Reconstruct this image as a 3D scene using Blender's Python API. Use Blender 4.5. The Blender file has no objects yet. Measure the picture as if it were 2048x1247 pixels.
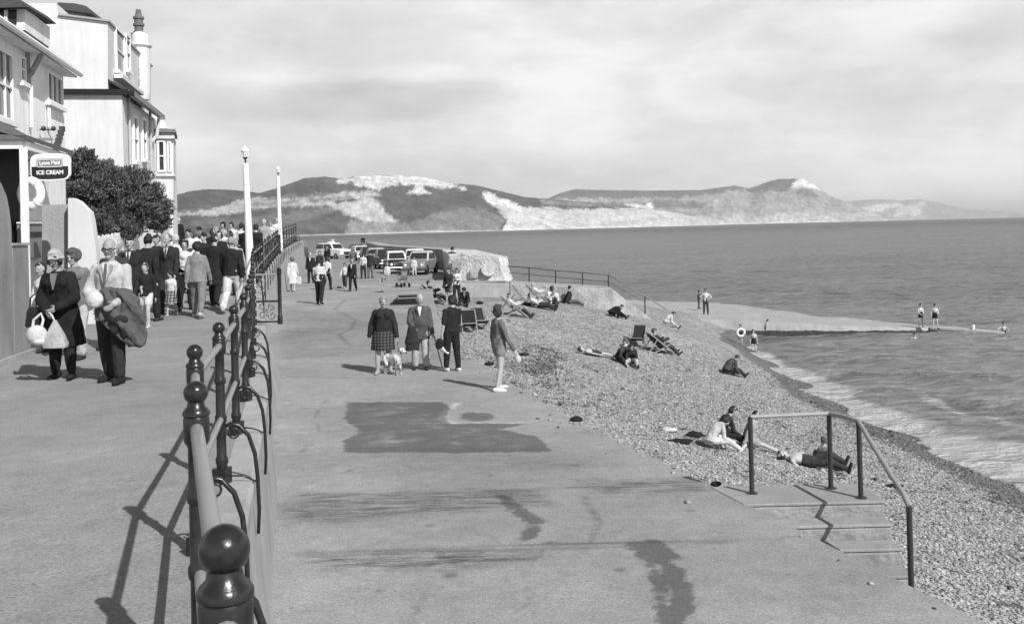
import bpy, math, random
import numpy as np
from mathutils import Vector as V, Matrix, noise as mnoise
R = math.radians
random.seed(7); RNG = np.random.default_rng(7)
SC = bpy.context.scene
COL = SC.collection
# ---------------------------------------------------------------- camera model
F, CX, CY, TH, CZ = 2000.0, 1024.0, 457.0, 0.0236, 1.74
cT, sT = math.cos(TH), math.sin(TH)
def ab(px, py):
    dx, dy = px - CX, py - CY
    return dx*cT - dy*sT, dx*sT + dy*cT
def at(px, py, Y):                      # point seen at a pixel, at depth Y
    a, b = ab(px, py)
    return V((a*Y/F, Y, CZ - b*Y/F))
def onz(px, py, z):
    a, b = ab(px, py)
    return at(px, py, F*(CZ - z)/b)
def on(px, py, fn, y0=2.0, y1=220.0):   # first hit of a pixel's ray with a height function
    prev = y0; Y = y0
    while Y < y1:
        p = at(px, py, Y)
        if p.z <= fn(p.x, p.y):
            lo, hi = prev, Y
            for _ in range(24):
                m = (lo+hi)/2; p = at(px, py, m)
                if p.z <= fn(p.x, p.y): hi = m
                else: lo = m
            return at(px, py, hi)
        prev = Y; Y *= 1.01
    return at(px, py, y1)
def sstep(a, b, x):
    t = np.clip((x-a)/(b-a), 0, 1); return t*t*(3-2*t)
# ---------------------------------------------------------------- the lie of the land
SEA = -5.16
def zu(x, y): return 0.11*(1-float(sstep(2.5, 8.0, y))) + 0.03*max(0.0, min(y, 62.0)-20.0)
def zl(x, y): return -1.15 + 0.2*float(sstep(20, 45, y))
RXY = [(-3, .75), (.3, -.05), (1.67, -.493), (3.54, -1.133), (5.31, -1.70), (6.97, -2.06), (11.17, -2.98), (19, -4.95), (28, -7.28), (40, -9.65), (50, -11.6), (60, -13.1), (66, -14.0)]
BOXY = [(-3, .32), (15.5, .32), (18, .48), (19.2, .60), (20.5, .60), (23, .42), (30, .45), (40, .42), (66, .40)]   # batter of the sea wall's foot
def lerp_tab(t, y):
    return float(np.interp(y, [q[0] for q in t], [q[1] for q in t]))
def BO(y): return lerp_tab(BOXY, y)
def RX(y): return lerp_tab(RXY, y)
EXY = [(-3, 6.2), (4, 4.3), (7.57, 3.17), (11.3, 2.05), (14.97, .876), (17.9, .12), (25.1, -1.63), (34.6, -2.73), (44, -3.6), (50, -4.0), (66, -5.5)]
def EX(y): return lerp_tab(EXY, y)
WXY = [(-3, 14.0), (10, 13.2), (25, 12.7), (30, 12.45), (34, 12.15), (38.6, 11.9), (42, 12.3), (45.9, 12.1), (50, 12.5), (54.3, 12.6), (58, 13.4), (61, 14.6), (70, 16), (90, 16)]
def WX(y): return lerp_tab(WXY, y)
DEXY = [(-3, 3.3), (8, 3.35), (10, 3.5), (13, 3.9), (20, 4.25), (30, 4.3), (38, 4.0), (44, 3.45), (48, 3.3), (56, 3.4), (75, 4.6)]
PXY = [(-3, 1), (34, 1), (40, 1.25), (47, 2.2), (60, 2.2), (75, 1.4)]
def zb(x, y):
    de = lerp_tab(DEXY, y); e = EX(y); w = WX(y)
    t = (x-e)/(w-e)
    d = de + (6.9-de)*(t if t <= 0 or t > 1 else t**lerp_tab(PXY, y))
    u = .07*mnoise.noise(V((x*.35, y*.3, 3.1))) + .035*mnoise.noise(V((x*1.3, y*1.1, 7.7)))
    return CZ - d + u*max(0, min(1, (1.02-t)*6))
CARZ = -0.95
def zc(x, y): return CARZ
# ---------------------------------------------------------------- tags, objects
def tag(o, label=None, cat=None, group=None, kind=None):
    if label: o['label'] = label
    if cat: o['category'] = cat
    if group: o['group'] = group
    if kind: o['kind'] = kind
    return o
def empty(name, loc=(0, 0, 0), rz=0, label=None, cat=None, group=None):
    o = bpy.data.objects.new(name, None); COL.objects.link(o)
    o.location = loc; o.rotation_euler = (0, 0, rz); o.empty_display_size = .2
    return tag(o, label, cat, group)
class MB:
    def __init__(s): s.v = []; s.f = []; s.mi = []; s.m = 0
    def add(s, vs, fs):
        n = len(s.v); s.v.extend([tuple(v) for v in vs])
        for f in fs: s.f.append(tuple(i+n for i in f)); s.mi.append(s.m)
        return s
    def box(s, c, d, rz=0, rot=None):
        hx, hy, hz = d[0]/2, d[1]/2, d[2]/2
        M = rot if rot is not None else Matrix.Rotation(rz, 3, 'Z')
        vs = [V(c) + M @ V((x, y, z)) for x in (-hx, hx) for y in (-hy, hy) for z in (-hz, hz)]
        return s.add(vs, [(0, 1, 3, 2), (4, 6, 7, 5), (0, 4, 5, 1), (2, 3, 7, 6), (0, 2, 6, 4), (1, 5, 7, 3)])
    def bar(s, p, q, w, h=None, up=(0, 0, 1)):
        p, q = V(p), V(q); h = h or w; d = q-p; L = d.length
        if L < 1e-6: return s
        d /= L; u = V(up)
        if abs(d.dot(u)) > .98: u = V((1, 0, 0))
        x = d.cross(u).normalized(); z = x.cross(d)
        return s.box((p+q)/2, (w, L, h), rot=Matrix((x, d, z)).transposed())
    def loft(s, rings, cap=True, close=True):
        n = len(rings[0]); vs = [p for r in rings for p in r]; fs = []
        for i in range(len(rings)-1):
            for j in range(n if close else n-1):
                k = (j+1) % n
                fs.append((i*n+j, i*n+k, (i+1)*n+k, (i+1)*n+j))
        if cap: fs.append(tuple(range(n-1, -1, -1))); fs.append(tuple(range((len(rings)-1)*n, len(rings)*n)))
        return s.add(vs, fs)
    def tube(s, pts, r, seg=10, cap=True):
        pts = [V(p) for p in pts]; rr = r if isinstance(r, (list, tuple)) else [r]*len(pts)
        rings = []; x = None
        for i, p in enumerate(pts):
            d = (pts[min(i+1, len(pts)-1)] - pts[max(i-1, 0)]).normalized()
            if x is None:
                u = V((0, 0, 1)) if abs(d.z) < .9 else V((1, 0, 0)); x = d.cross(u).normalized()
            else: x = (x - d*x.dot(d)).normalized()
            y = d.cross(x)
            rings.append([p + (x*math.cos(2*math.pi*k/seg) + y*math.sin(2*math.pi*k/seg))*rr[i] for k in range(seg)])
        return s.loft(rings, cap)
    def lathe(s, prof, c=(0, 0, 0), seg=16):
        c = V(c); rings = [[c + V((max(r, 1e-4)*math.cos(2*math.pi*k/seg), max(r, 1e-4)*math.sin(2*math.pi*k/seg), z)) for k in range(seg)] for r, z in prof]
        return s.loft(rings)
    def ball(s, c, r, seg=14, rot=None, rings=None):
        c = V(c); r = (r, r, r) if not isinstance(r, (tuple, list)) else r; M = rot or Matrix.Identity(3); n = rings or seg//2+1
        rr = []
        for i in range(n+1):
            t = math.pi*(i+.02)/(n+.04) ; z = -math.cos(t); q = math.sin(t)
            rr.append([c + M @ V((r[0]*q*math.cos(2*math.pi*k/seg), r[1]*q*math.sin(2*math.pi*k/seg), r[2]*z)) for k in range(seg)])
        return s.loft(rr)
    def capsule(s, p, q, r0, r1=None, seg=10):
        p, q = V(p), V(q); r1 = r0 if r1 is None else r1; d = (q-p)
        if d.length < 1e-5: return s.ball(p, r0, seg)
        d.normalize(); P = []; Q = []
        for t in (-1.0, -.86, -.5, 0): P.append((p + d*r0*t, r0*math.sqrt(max(0.0004, 1-t*t))))
        for t in (0, .5, .86, 1.0): P.append((q + d*r1*t, r1*math.sqrt(max(0.0004, 1-t*t))))
        u = V((0, 0, 1)) if abs(d.z) < .9 else V((1, 0, 0)); x = d.cross(u).normalized(); y = d.cross(x)
        return s.loft([[c + (x*math.cos(2*math.pi*k/seg) + y*math.sin(2*math.pi*k/seg))*r for k in range(seg)] for c, r in P])
    def prism(s, poly, vec):             # polygon of 3-D points, pushed along vec
        poly = [V(p) for p in poly]; n = len(poly); v2 = [p + V(vec) for p in poly]
        fs = [tuple(range(n)), tuple(range(2*n-1, n-1, -1))] + [(i, i+n, (i+1) % n + n, (i+1) % n) for i in range(n)]
        return s.add(poly+v2, fs)
    def grid(s, P):                      # P[i][j] points
        n, m = len(P), len(P[0]); vs = [p for r in P for p in r]
        return s.add(vs, [(i*m+j, i*m+j+1, (i+1)*m+j+1, (i+1)*m+j) for i in range(n-1) for j in range(m-1)])
    def mesh(s, name, fix=True):
        me = bpy.data.meshes.new(name); me.from_pydata(s.v, [], s.f); 
        if any(s.mi): me.polygons.foreach_set('material_index', s.mi)
        if fix:
            import bmesh
            bm = bmesh.new(); bm.from_mesh(me); bmesh.ops.recalc_face_normals(bm, faces=bm.faces); bm.to_mesh(me); bm.free()
        return me
    def build(s, name, mat, parent=None, smooth=35, bevel=0, fix=True):
        me = s.mesh(name, fix); o = bpy.data.objects.new(name, me); COL.objects.link(o)
        for m in (mat if isinstance(mat, (list, tuple)) else [mat]): me.materials.append(m)
        if smooth:
            me.polygons.foreach_set('use_smooth', [True]*len(me.polygons)); me.set_sharp_from_angle(angle=R(smooth))
        if parent: o.parent = parent
        if bevel:
            b = o.modifiers.new('bevel', 'BEVEL'); b.width = bevel; b.segments = 2; b.limit_method = 'ANGLE'; b.angle_limit = R(40)
        return o
def np_grid(name, P, mat, attrs=None, smooth=True):    # P: (n,m,3) array
    n, m = P.shape[:2]; me = bpy.data.meshes.new(name)
    me.vertices.add(n*m); me.vertices.foreach_set('co', P.reshape(-1).astype(np.float32))
    idx = np.arange(n*m).reshape(n, m)
    q = np.stack([idx[:-1, :-1], idx[:-1, 1:], idx[1:, 1:], idx[1:, :-1]], -1).reshape(-1, 4)
    me.loops.add(q.size); me.loops.foreach_set('vertex_index', q.reshape(-1).astype(np.int32))
    me.polygons.add(len(q)); me.polygons.foreach_set('loop_start', np.arange(0, q.size, 4, dtype=np.int32))
    me.polygons.foreach_set('use_smooth', [smooth]*len(q))
    me.update(calc_edges=True)
    nz = me.polygons[len(q)//2].normal.z
    if nz < 0: me.flip_normals()
    for k, a in (attrs or {}).items():
        at_ = me.attributes.new(k, 'FLOAT', 'POINT'); at_.data.foreach_set('value', a.reshape(-1).astype(np.float32))
    me.materials.append(mat); o = bpy.data.objects.new(name, me); COL.objects.link(o); return o
# ---------------------------------------------------------------- materials (all greys: the photograph is black and white)
MATS = {}
class NT:
    def __init__(s, m): s.t = m.node_tree; s.n = s.t.nodes; s.l = s.t.links
    def __call__(s, ty, **kw):
        n = s.n.new('ShaderNode'+ty)
        for k, v in kw.items(): setattr(n, k, v)
        return n
    def link(s, a, b): s.l.new(a, b)
    def noise(s, vec, scale, detail=5, rough=.6):
        n = s('TexNoise'); n.inputs['Scale'].default_value = scale; n.inputs['Detail'].default_value = detail; n.inputs['Roughness'].default_value = rough
        if vec is not None: s.link(vec, n.inputs['Vector'])
        return n.outputs['Fac']
    def math(s, op, a, b=None, clamp=False):
        n = s('Math', operation=op); n.use_clamp = clamp
        for i, x in enumerate((a, b)):
            if x is None: continue
            if isinstance(x, (int, float)): n.inputs[i].default_value = x
            else: s.link(x, n.inputs[i])
        return n.outputs[0]
    def mr(s, x, a, b, c, d, smooth=False):
        n = s('MapRange'); n.interpolation_type = 'SMOOTHSTEP' if smooth else 'LINEAR'
        s.link(x, n.inputs[0])
        for i, q in enumerate((a, b, c, d)):
            if isinstance(q, (int, float)): n.inputs[i+1].default_value = q
            else: s.link(q, n.inputs[i+1])
        return n.outputs[0]
    def mix(s, f, a, b):
        n = s('Mix'); n.data_type = 'FLOAT'
        for i, x in ((0, f), (2, a), (3, b)):
            if isinstance(x, (int, float)): n.inputs[i].default_value = x
            else: s.link(x, n.inputs[i])
        return n.outputs[0]
    def bump(s, h, strength, dist=.02, normal=None):
        n = s('Bump'); n.inputs['Strength'].default_value = strength; n.inputs['Distance'].default_value = dist
        s.link(h, n.inputs['Height'])
        if normal is not None: s.link(normal, n.inputs['Normal'])
        return n.outputs[0]
    def attr(s, name):
        return s('Attribute', attribute_name=name).outputs['Fac']
def newmat(name, rough=.8, spec=.3):
    m = bpy.data.materials.new(name); m.use_nodes = True; t = NT(m); b = t.n['Principled BSDF']
    b.inputs['Roughness'].default_value = rough; b.inputs['Specular IOR Level'].default_value = spec
    return m, t, b
def mat(name, g, rough=.8, var=.18, scale=6, bump=.15, bscale=60, spec=.3, metal=0, dist=.01, streak=0):
    key = name
    if key in MATS: return MATS[key]
    m, t, b = newmat(name, rough, spec); b.inputs['Metallic'].default_value = metal
    co = t('TexCoord').outputs['Object']
    n = t.noise(co, scale, 6); f = t.mr(n, .25, .75, g*(1-var), g*(1+var))
    if streak:                         # rain stains running down the wall
        mp = t('Mapping'); mp.inputs['Scale'].default_value = (2.2, 2.2, .22); t.link(co, mp.inputs['Vector'])
        s2 = t.noise(mp.outputs[0], 2.0, 6, .7); f = t.math('MULTIPLY', f, t.mr(s2, .35, .7, 1.0, 1.0-streak, True))
    t.link(f, b.inputs['Base Color'])
    if bump: t.link(t.bump(t.noise(co, bscale, 4), bump, dist), b.inputs['Normal'])
    MATS[key] = m; return m
def cloth(g, plaid=0):
    g = min(g, .52)
    nm = ('cloth_plaid_%03d' if plaid else 'cloth_%03d') % round(g*1000)
    if nm in MATS: return MATS[nm]
    m, t, b = newmat(nm, .92, .15); co = t('TexCoord').outputs['Object']
    f = t.mr(t.noise(co, 9, 4), .25, .75, g*.75, g*1.25)
    if plaid:
        sp_ = t('SeparateXYZ'); t.link(co, sp_.inputs[0])
        st = [t.mr(t.math('FRACT', t.math('MULTIPLY', sp_.outputs[i_], k_)), lo_, lo_+.04, 1, 0) for i_, k_, lo_ in ((0, 15, .34), (2, 17, .34), (0, 30, .12), (2, 34, .12))]
        f = t.math('ADD', t.math('ADD', t.math('MULTIPLY', st[0], .13), t.math('MULTIPLY', st[1], .13)), t.math('ADD', t.math('MULTIPLY', st[2], .06), t.math('ADD', t.math('MULTIPLY', st[3], .06), .03))); f = t.math('MULTIPLY', f, g/.1)
    t.link(f, b.inputs['Base Color'])
    t.link(t.bump(t.noise(co, 11, 3), .55, .03), b.inputs['Normal'])
    MATS[nm] = m; return m
def skin(g=.34): return mat('skin_%02d' % round(g*100), g, .6, .08, 12, .05, 40, .3)
def hairm(g):
    return mat('hair_%03d' % round(g*1000), g, .65, .45, 30, .9, 70, .3, dist=.012)
M_dark = mat('dark_paint_gloss', .017, .27, .4, 22, .35, 45, .42, dist=.004)
M_rail = mat('rail_sunlit_grey', .26, .4, .12, 10, .08, 30, .5)  # sunlight put into the rails' colour, paler than the dark posts
M_white = mat('white_paint', .78, .55, .05, 4, .05, 60)
M_render = mat('white_render', .63, .85, .06, 1.2, .25, 30, streak=.10)
M_render2 = mat('white_render_old', .86, .85, .07, 1.6, .3, 25, streak=.18)
M_roof = mat('slate_roof', .06, .7, .25, 5, .3, 30)
M_glass = mat('window_glass', .03, .08, .3, 2, 0, 1, .6)
M_conc = mat('concrete_wall', .30, .9, .22, 1.1, .5, 35, dist=.02, streak=.2)
M_conc2 = mat('concrete_pale', .36, .9, .2, 1.3, .5, 30, dist=.03, streak=.15)
M_rock = mat('old_masonry', .36, .95, .4, 1.8, .8, 9, dist=.09, streak=.2)
M_iron = mat('iron_dark', .03, .35, .3, 12, .2, 40, .5)
M_wood = mat('pale_wood', .26, .6, .2, 9, .1, 40)
M_black = mat('black_rubber', .015, .7, .2, 9, .1, 40)
M_chrome = mat('chrome', .6, .2, .1, 5, 0, 1, .6, metal=1)
EXPO = 0.18; SUN = 4.7; CLOUD = (7.2, 8.7); SKYGAIN = .5; SEAG = .24; HAZE = 6.5e-5; CLOC = (1.3, .4, .2)
# ---------------------------------------------------------------- camera, light, sky
cam_d = bpy.data.cameras.new('camera'); cam = bpy.data.objects.new('camera', cam_d); COL.objects.link(cam)
cam_d.sensor_fit = 'HORIZONTAL'; cam_d.sensor_width = 36; cam_d.lens = 36*F/2048
cam_d.shift_x = 0; cam_d.shift_y = -(1247/2-CY)/2048
cam_d.clip_start = .05; cam_d.clip_end = 90000
rgt, up = V((cT, 0, -sT)), V((sT, 0, cT)); bk = rgt.cross(up)
cam.matrix_world = Matrix(((rgt.x, up.x, bk.x, 0), (rgt.y, up.y, bk.y, 0), (rgt.z, up.z, bk.z, CZ), (0, 0, 0, 1)))
SC.camera = cam
SC.view_settings.view_transform = 'Standard'; SC.view_settings.look = 'None'; SC.view_settings.exposure = EXPO; SC.view_settings.gamma = 1
sd = V((.70, -.95, 1.0)).normalized()
sun_d = bpy.data.lights.new('sun', 'SUN'); sun = bpy.data.objects.new('sun', sun_d); COL.objects.link(sun)
sun_d.energy = SUN; sun_d.angle = R(.55); sun_d.color = (1, 1, 1)
sun.rotation_euler = sd.to_track_quat('Z', 'Y').to_euler(); sun.location = (20, -30, 40)
w = bpy.data.worlds.new('World'); SC.world = w; w.use_nodes = True
t = NT(w); bgn = t.n['Background']
sky = t('TexSky'); sky.sky_type = 'NISHITA'; sky.sun_disc = False
sky.sun_elevation = math.asin(sd.z); sky.sun_rotation = math.atan2(sd.x, sd.y); sky.air_density = 1; sky.dust_density = 2.0
bw = t('RGBToBW'); t.link(sky.outputs[0], bw.inputs[0])
gen = t('TexCoord').outputs['Generated']
sep = t('SeparateXYZ'); t.link(gen, sep.inputs[0])
mp = t('Mapping'); mp.inputs['Location'].default_value = CLOC; mp.inputs['Scale'].default_value = (1, 1, 2.6); t.link(gen, mp.inputs['Vector'])
def cn(scale, detail, rough, dist=.0):
    n = t('TexNoise'); n.inputs['Scale'].default_value = scale; n.inputs['Detail'].default_value = detail; n.inputs['Roughness'].default_value = rough; n.inputs['Distortion'].default_value = dist
    t.link(mp.outputs[0], n.inputs['Vector']); return n.outputs['Fac']
cov = t.mr(cn(3.4, 8, .5, .3), .34, .60, 0, 1, True)
cl = t.mr(cn(7.5, 8, .55, .2), .34, .66, CLOUD[0], CLOUD[1], True)     # lit tops, greyer bellies
def blob(x0, z0, wx, wz):                                           # one long grey cloud belly
    u = t.math('DIVIDE', t.math('SUBTRACT', sep.outputs[0], x0), wx); v = t.math('DIVIDE', t.math('SUBTRACT', sep.outputs[2], z0), wz)
    q = t.math('ADD', t.math('MULTIPLY', u, u), t.math('MULTIPLY', v, v)); q = t.math('ADD', q, t.math('MULTIPLY', t.math('SUBTRACT', cn(9, 6, .6), .5), 1.6))
    return t.math('MULTIPLY', t.mr(q, 0, 1.6, 1, 0, True), t.mr(sep.outputs[1], 0, .2, 0, 1))
clear = t.math('MULTIPLY', bw.outputs[0], SKYGAIN)
low = t.mr(sep.outputs[2], .22, .50, 1, 0.06, True)               # cloud bank kept low; unseen sky overhead darkened to weaken the fill light
base = t.mix(t.math('MULTIPLY', t.mix(cov, .80, 1.0), low), clear, cl)
base = t.math('MULTIPLY', base, t.mr(blob(-.15, .128, .17, .022), 0, 1, 1, .80))
base = t.math('MULTIPLY', base, t.mr(blob(-.33, .185, .12, .055), 0, 1, 1, .86))
base = t.math('MULTIPLY', base, t.mr(blob(-.05, .05, .34, .026), 0, 1, 1, .88))
tot = base
t.link(tot, bgn.inputs['Color']); bgn.inputs['Strength'].default_value = .1
SC.cycles.max_bounces = 6; SC.cycles.volume_bounces = 0; SC.cycles.transparent_max_bounces = 8
# ---------------------------------------------------------------- helpers for marks baked as land-cover fields
def inpoly(X, Y, poly):
    r = np.zeros(X.shape, bool); n = len(poly)
    for i in range(n):
        x1, y1 = poly[i]; x2, y2 = poly[(i+1) % n]
        c = ((y1 > Y) != (y2 > Y)); 
        with np.errstate(divide='ignore', invalid='ignore'):
            xi = (x2-x1)*(Y-y1)/(y2-y1+1e-12)+x1
        r ^= c & (X < xi)
    return r
def segdist(X, Y, pts):
    d = np.full(X.shape, 1e9)
    for (x1, y1), (x2, y2) in zip(pts[:-1], pts[1:]):
        L = (x2-x1)**2+(y2-y1)**2+1e-12; u = np.clip(((X-x1)*(x2-x1)+(Y-y1)*(y2-y1))/L, 0, 1)
        d = np.minimum(d, np.hypot(X-x1-u*(x2-x1), Y-y1-u*(y2-y1)))
    return d
def sdist(X, Y, poly):
    d = segdist(X, Y, poly+[poly[0]]); return np.where(inpoly(X, Y, poly), d, -d)
def flat(pts, fn): return [tuple(on(x, y, fn).xy) for x, y in pts]
def vnoise(X, Y, s, seed=0):             # cheap vectorised value noise
    x = X*s; y = Y*s; xi = np.floor(x).astype(int); yi = np.floor(y).astype(int); u = x-xi; v = y-yi; u = u*u*(3-2*u); v = v*v*(3-2*v)
    def h(a, b): 
        q = np.sin(a*127.1+b*311.7+seed*74.7)*43758.5453; return q-np.floor(q)
    return (h(xi, yi)*(1-u)+h(xi+1, yi)*u)*(1-v)+(h(xi, yi+1)*(1-u)+h(xi+1, yi+1)*u)*v
# ---------------------------------------------------------------- pavings
def paving_mat(name, g, wet=True):
    m, t, b = newmat(name, .9, .25); co = t('TexCoord').outputs['Object']
    big = t.mr(t.noise(co, .45, 6, .65), .3, .7, .76, 1.15); mid = t.mr(t.noise(co, 4.5, 5, .7), .3, .7, .88, 1.12)
    fine = t.mr(t.noise(co, 55, 3, .8), .32, .68, .62, 1.34)
    sp = t.mr(t.noise(co, 21, 2, .5), .66, .76, 1.0, .55)
    f = t.math('MULTIPLY', t.math('MULTIPLY', big, mid), t.math('MULTIPLY', fine, sp)); f = t.math('MULTIPLY', f, g)
    if wet:
        w_ = t.attr('wet'); nz = t.math('SUBTRACT', t.noise(co, 5.5, 6, .7), .5)
        wm = t.mr(t.math('ADD', w_, t.math('MULTIPLY', nz, t.mr(w_, .12, .5, .34, .2))), -.02, .05, 0, 1, True)
        mq = t('Mapping'); mq.inputs['Scale'].default_value = (1.0, 1.7, 1); t.link(co, mq.inputs['Vector']); dry = t.mr(t.noise(mq.outputs[0], 1.9, 8, .78), .50, .64, 1, .3); wm = t.math('MULTIPLY', wm, t.mix(t.mr(w_, .14, .45, 0, 1, True), 1.0, dry))
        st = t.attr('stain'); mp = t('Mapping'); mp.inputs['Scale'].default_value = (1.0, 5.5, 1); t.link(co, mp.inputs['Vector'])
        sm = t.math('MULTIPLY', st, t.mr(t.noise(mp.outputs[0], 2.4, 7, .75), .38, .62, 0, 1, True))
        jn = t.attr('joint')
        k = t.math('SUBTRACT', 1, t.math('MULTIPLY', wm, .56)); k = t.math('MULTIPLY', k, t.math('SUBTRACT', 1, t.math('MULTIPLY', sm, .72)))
        k = t.math('MULTIPLY', k, t.math('SUBTRACT', 1, t.math('MULTIPLY', jn, .55)))
        f = t.math('MULTIPLY', f, k)
        t.link(t.mr(wm, 0, 1, .9, .55), b.inputs['Roughness'])
    t.link(f, b.inputs['Base Color'])
    t.link(t.bump(t.noise(co, 70, 3, .7), .35, .008), b.inputs['Normal'])
    return m
M_pave = paving_mat('worn_concrete_paving', .29)
M_tarmac = paving_mat('pale_tarmac_paving', .265, wet=False)
# lower promenade sheet with its wet patches, joints and streaks
Ys = np.concatenate([np.arange(2.0, 26, .06), np.arange(26, 51, .2)])
us = np.linspace(0, 1, 110)
PX = np.zeros((len(Ys), len(us))); PY = np.zeros_like(PX); PZ = np.zeros_like(PX)
for i, y in enumerate(Ys):
    x0 = RX(y)+.1; x1 = EX(y)
    PX[i] = x0+(x1-x0)*us; PY[i] = y; PZ[i] = zl(0, y)
fl = lambda pts: flat(pts, zl)
wetpolys = [fl([(690, 804), (885, 803), (905, 815), (890, 838), (905, 846), (1060, 846), (1000, 858), (1075, 872), (1112, 903), (930, 905), (680, 905), (685, 880), (720, 862), (688, 840)]),
            fl([(918, 835), (930, 823), (985, 826), (995, 836), (950, 843)])]
WET = np.maximum.reduce([sdist(PX, PY, p) for p in wetpolys])
runs = [([(1005, 992), (1030, 1015), (1070, 1040), (1068, 1060), (1055, 1078)], .09), ([(1270, 1088), (1300, 1120), (1318, 1160), (1325, 1200), (1335, 1240)], .075), ([(1285, 1088), (1340, 1135), (1365, 1185), (1345, 1247)], .10),
        ([(1300, 1090), (1330, 1110)], .15)]
for pts, wd in runs: WET = np.maximum(WET, wd - segdist(PX, PY, fl(pts)))
JT = np.zeros_like(WET)
for pts, wd, k in [([(560, 1103), (800, 1098), (1200, 1085), (1560, 1075), (1600, 1073)], .02, 1), ([(560, 1110), (1250, 1092), (1500, 1081)], .012, .6), ([(600, 990), (900, 985), (1200, 972), (1400, 962)], .022, .8),
                 ([(575, 752), (760, 757)], .03, .7), ([(690, 848), (900, 845), (1060, 845)], .03, -1.0), ([(915, 806), (888, 826), (880, 838), (905, 846)], .07, -1.0), ([(560, 660), (680, 668), (790, 672)], .04, .6), ([(580, 640), (700, 646)], .04, .4), ([(560, 700), (740, 700)], .03, .35), ([(600, 610), (720, 612)], .05, .5), ([(690, 600), (668, 618), (712, 640), (700, 660), (676, 668), (702, 692)], .06, .55), ([(560, 870), (1400, 862)], .015, .3)]:
    JT = JT + k*np.exp(-(segdist(PX, PY, fl(pts))/wd)**2)
for sx, sy, r_ in [(547, 885, .05), (546, 918, .03), (545, 1008, .05), (545, 1062, .035), (547, 850, .04), (1100, 1085, .05), (900, 1150, .06), (760, 1180, .03), (1240, 1140, .05), (980, 950, .03), (700, 940, .04), (1150, 930, .05), (1380, 1020, .04), (860, 1050, .04)]:
    q_ = on(sx, sy, zl); sp_ = 1.1*np.exp(-(np.hypot(PX-q_.x, PY-q_.y)/r_)**2); JT = np.where(sp_ > .05, np.maximum(JT, sp_), JT)
for pts in ([(820, 1240), (850, 1190), (835, 1150), (880, 1110), (870, 1098)], [(1180, 1085), (1195, 1040), (1170, 1000), (1185, 965)], [(600, 905), (640, 870), (630, 830), (660, 790)], [(1000, 1247), (1060, 1200), (1050, 1150), (1090, 1090)]):
    sp_ = .55*np.exp(-((segdist(PX, PY, fl(pts))+.10*(vnoise(PX, PY, 3.5, 3)-.5))/.018)**2); JT = np.where(sp_ > .05, np.maximum(JT, sp_), JT)
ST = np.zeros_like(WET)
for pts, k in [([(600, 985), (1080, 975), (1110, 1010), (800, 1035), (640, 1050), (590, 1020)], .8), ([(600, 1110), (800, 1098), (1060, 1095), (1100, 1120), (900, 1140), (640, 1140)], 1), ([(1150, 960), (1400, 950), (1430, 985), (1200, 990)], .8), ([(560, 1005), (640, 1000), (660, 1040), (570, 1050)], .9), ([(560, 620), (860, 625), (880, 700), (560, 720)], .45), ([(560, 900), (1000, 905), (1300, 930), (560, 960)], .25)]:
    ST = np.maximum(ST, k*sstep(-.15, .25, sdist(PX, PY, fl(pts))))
o = np_grid('lower_promenade', np.stack([PX, PY, PZ], -1), M_pave, {'wet': WET, 'joint': np.clip(JT, -1, 1.2), 'stain': ST}); tag(o, kind='structure')
# upper promenade sheet, from the railing kerb to under the houses
Ys = np.concatenate([np.arange(-3, 22, .5), np.arange(22, 66.1, 1.0)])
P = np.zeros((len(Ys), 40, 3))
for i, y in enumerate(Ys):
    x0 = -30-.25*y; x1 = RX(y)+.03
    P[i, :, 0] = np.linspace(x0, x1, 40); P[i, :, 1] = y; P[i, :, 2] = zu(0, y)
tag(np_grid('upper_promenade', P, M_tarmac), kind='structure')
# car park on the jetty
o = MB().grid([[V((-32, 132, CARZ)), V((-22, 132, CARZ))], [V((-13.5, 66, CARZ)), V((-5.2, 66, CARZ))], [V((-11.6, 53, CARZ)), V((-.2, 53, CARZ))], [V((-11.4, 50.7, CARZ+.004)), V((-.5, 50.7, CARZ+.004))]]).build('car_park', M_tarmac); tag(o, kind='structure')
# ---------------------------------------------------------------- beach
def beach_mat():
    m, t, b = newmat('shingle_ground', .9, .2); co = t('TexCoord').outputs['Object']
    v = t('TexVoronoi'); v.inputs['Scale'].default_value = 17; t.link(co, v.inputs['Vector'])
    sx = t('SeparateColor'); t.link(v.outputs['Color'], sx.inputs[0])
    v2 = t('TexVoronoi'); v2.inputs['Scale'].default_value = 6.0; t.link(co, v2.inputs['Vector']); sx2 = t('SeparateColor'); t.link(v2.outputs['Color'], sx2.inputs[0])
    peb = t.mr(sx.outputs[0], 0, 1, .20, .48); peb = t.math('MULTIPLY', peb, t.mr(sx2.outputs[1], 0, 1, .72, 1.22))
    cr = t.mr(v.outputs['Distance'], .25, .62, 1, .6)
    f = t.math('MULTIPLY', peb, cr)
    f = t.math('MULTIPLY', f, t.mr(t.noise(co, .5, 6, .65), .3, .7, .85, 1.15))
    wd = t.attr('weed'); wn = t.mr(t.math('ADD', t.noise(co, 2.2, 6, .75), t.math('MULTIPLY', wd, .32)), .74, .88, 0, 1, True)
    f = t.math('MULTIPLY', f, t.math('SUBTRACT', 1, t.math('MULTIPLY', wn, .72)))
    we = t.math('ADD', t.attr('wetness'), t.math('MULTIPLY', t.math('SUBTRACT', t.noise(co, 1.4, 5, .7), .5), .7)); we = t.mr(we, .3, .62, 0, 1, True)
    f = t.math('MULTIPLY', f, t.math('SUBTRACT', 1, t.math('MULTIPLY', we, .5)))
    t.link(f, b.inputs['Base Color'])
    t.link(t.bump(v.outputs['Distance'], -.9, .035), b.inputs['Normal'])
    return m
Ys = np.concatenate([np.arange(3, 30, .16), np.arange(30, 78, .3)]); n = 120
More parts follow.
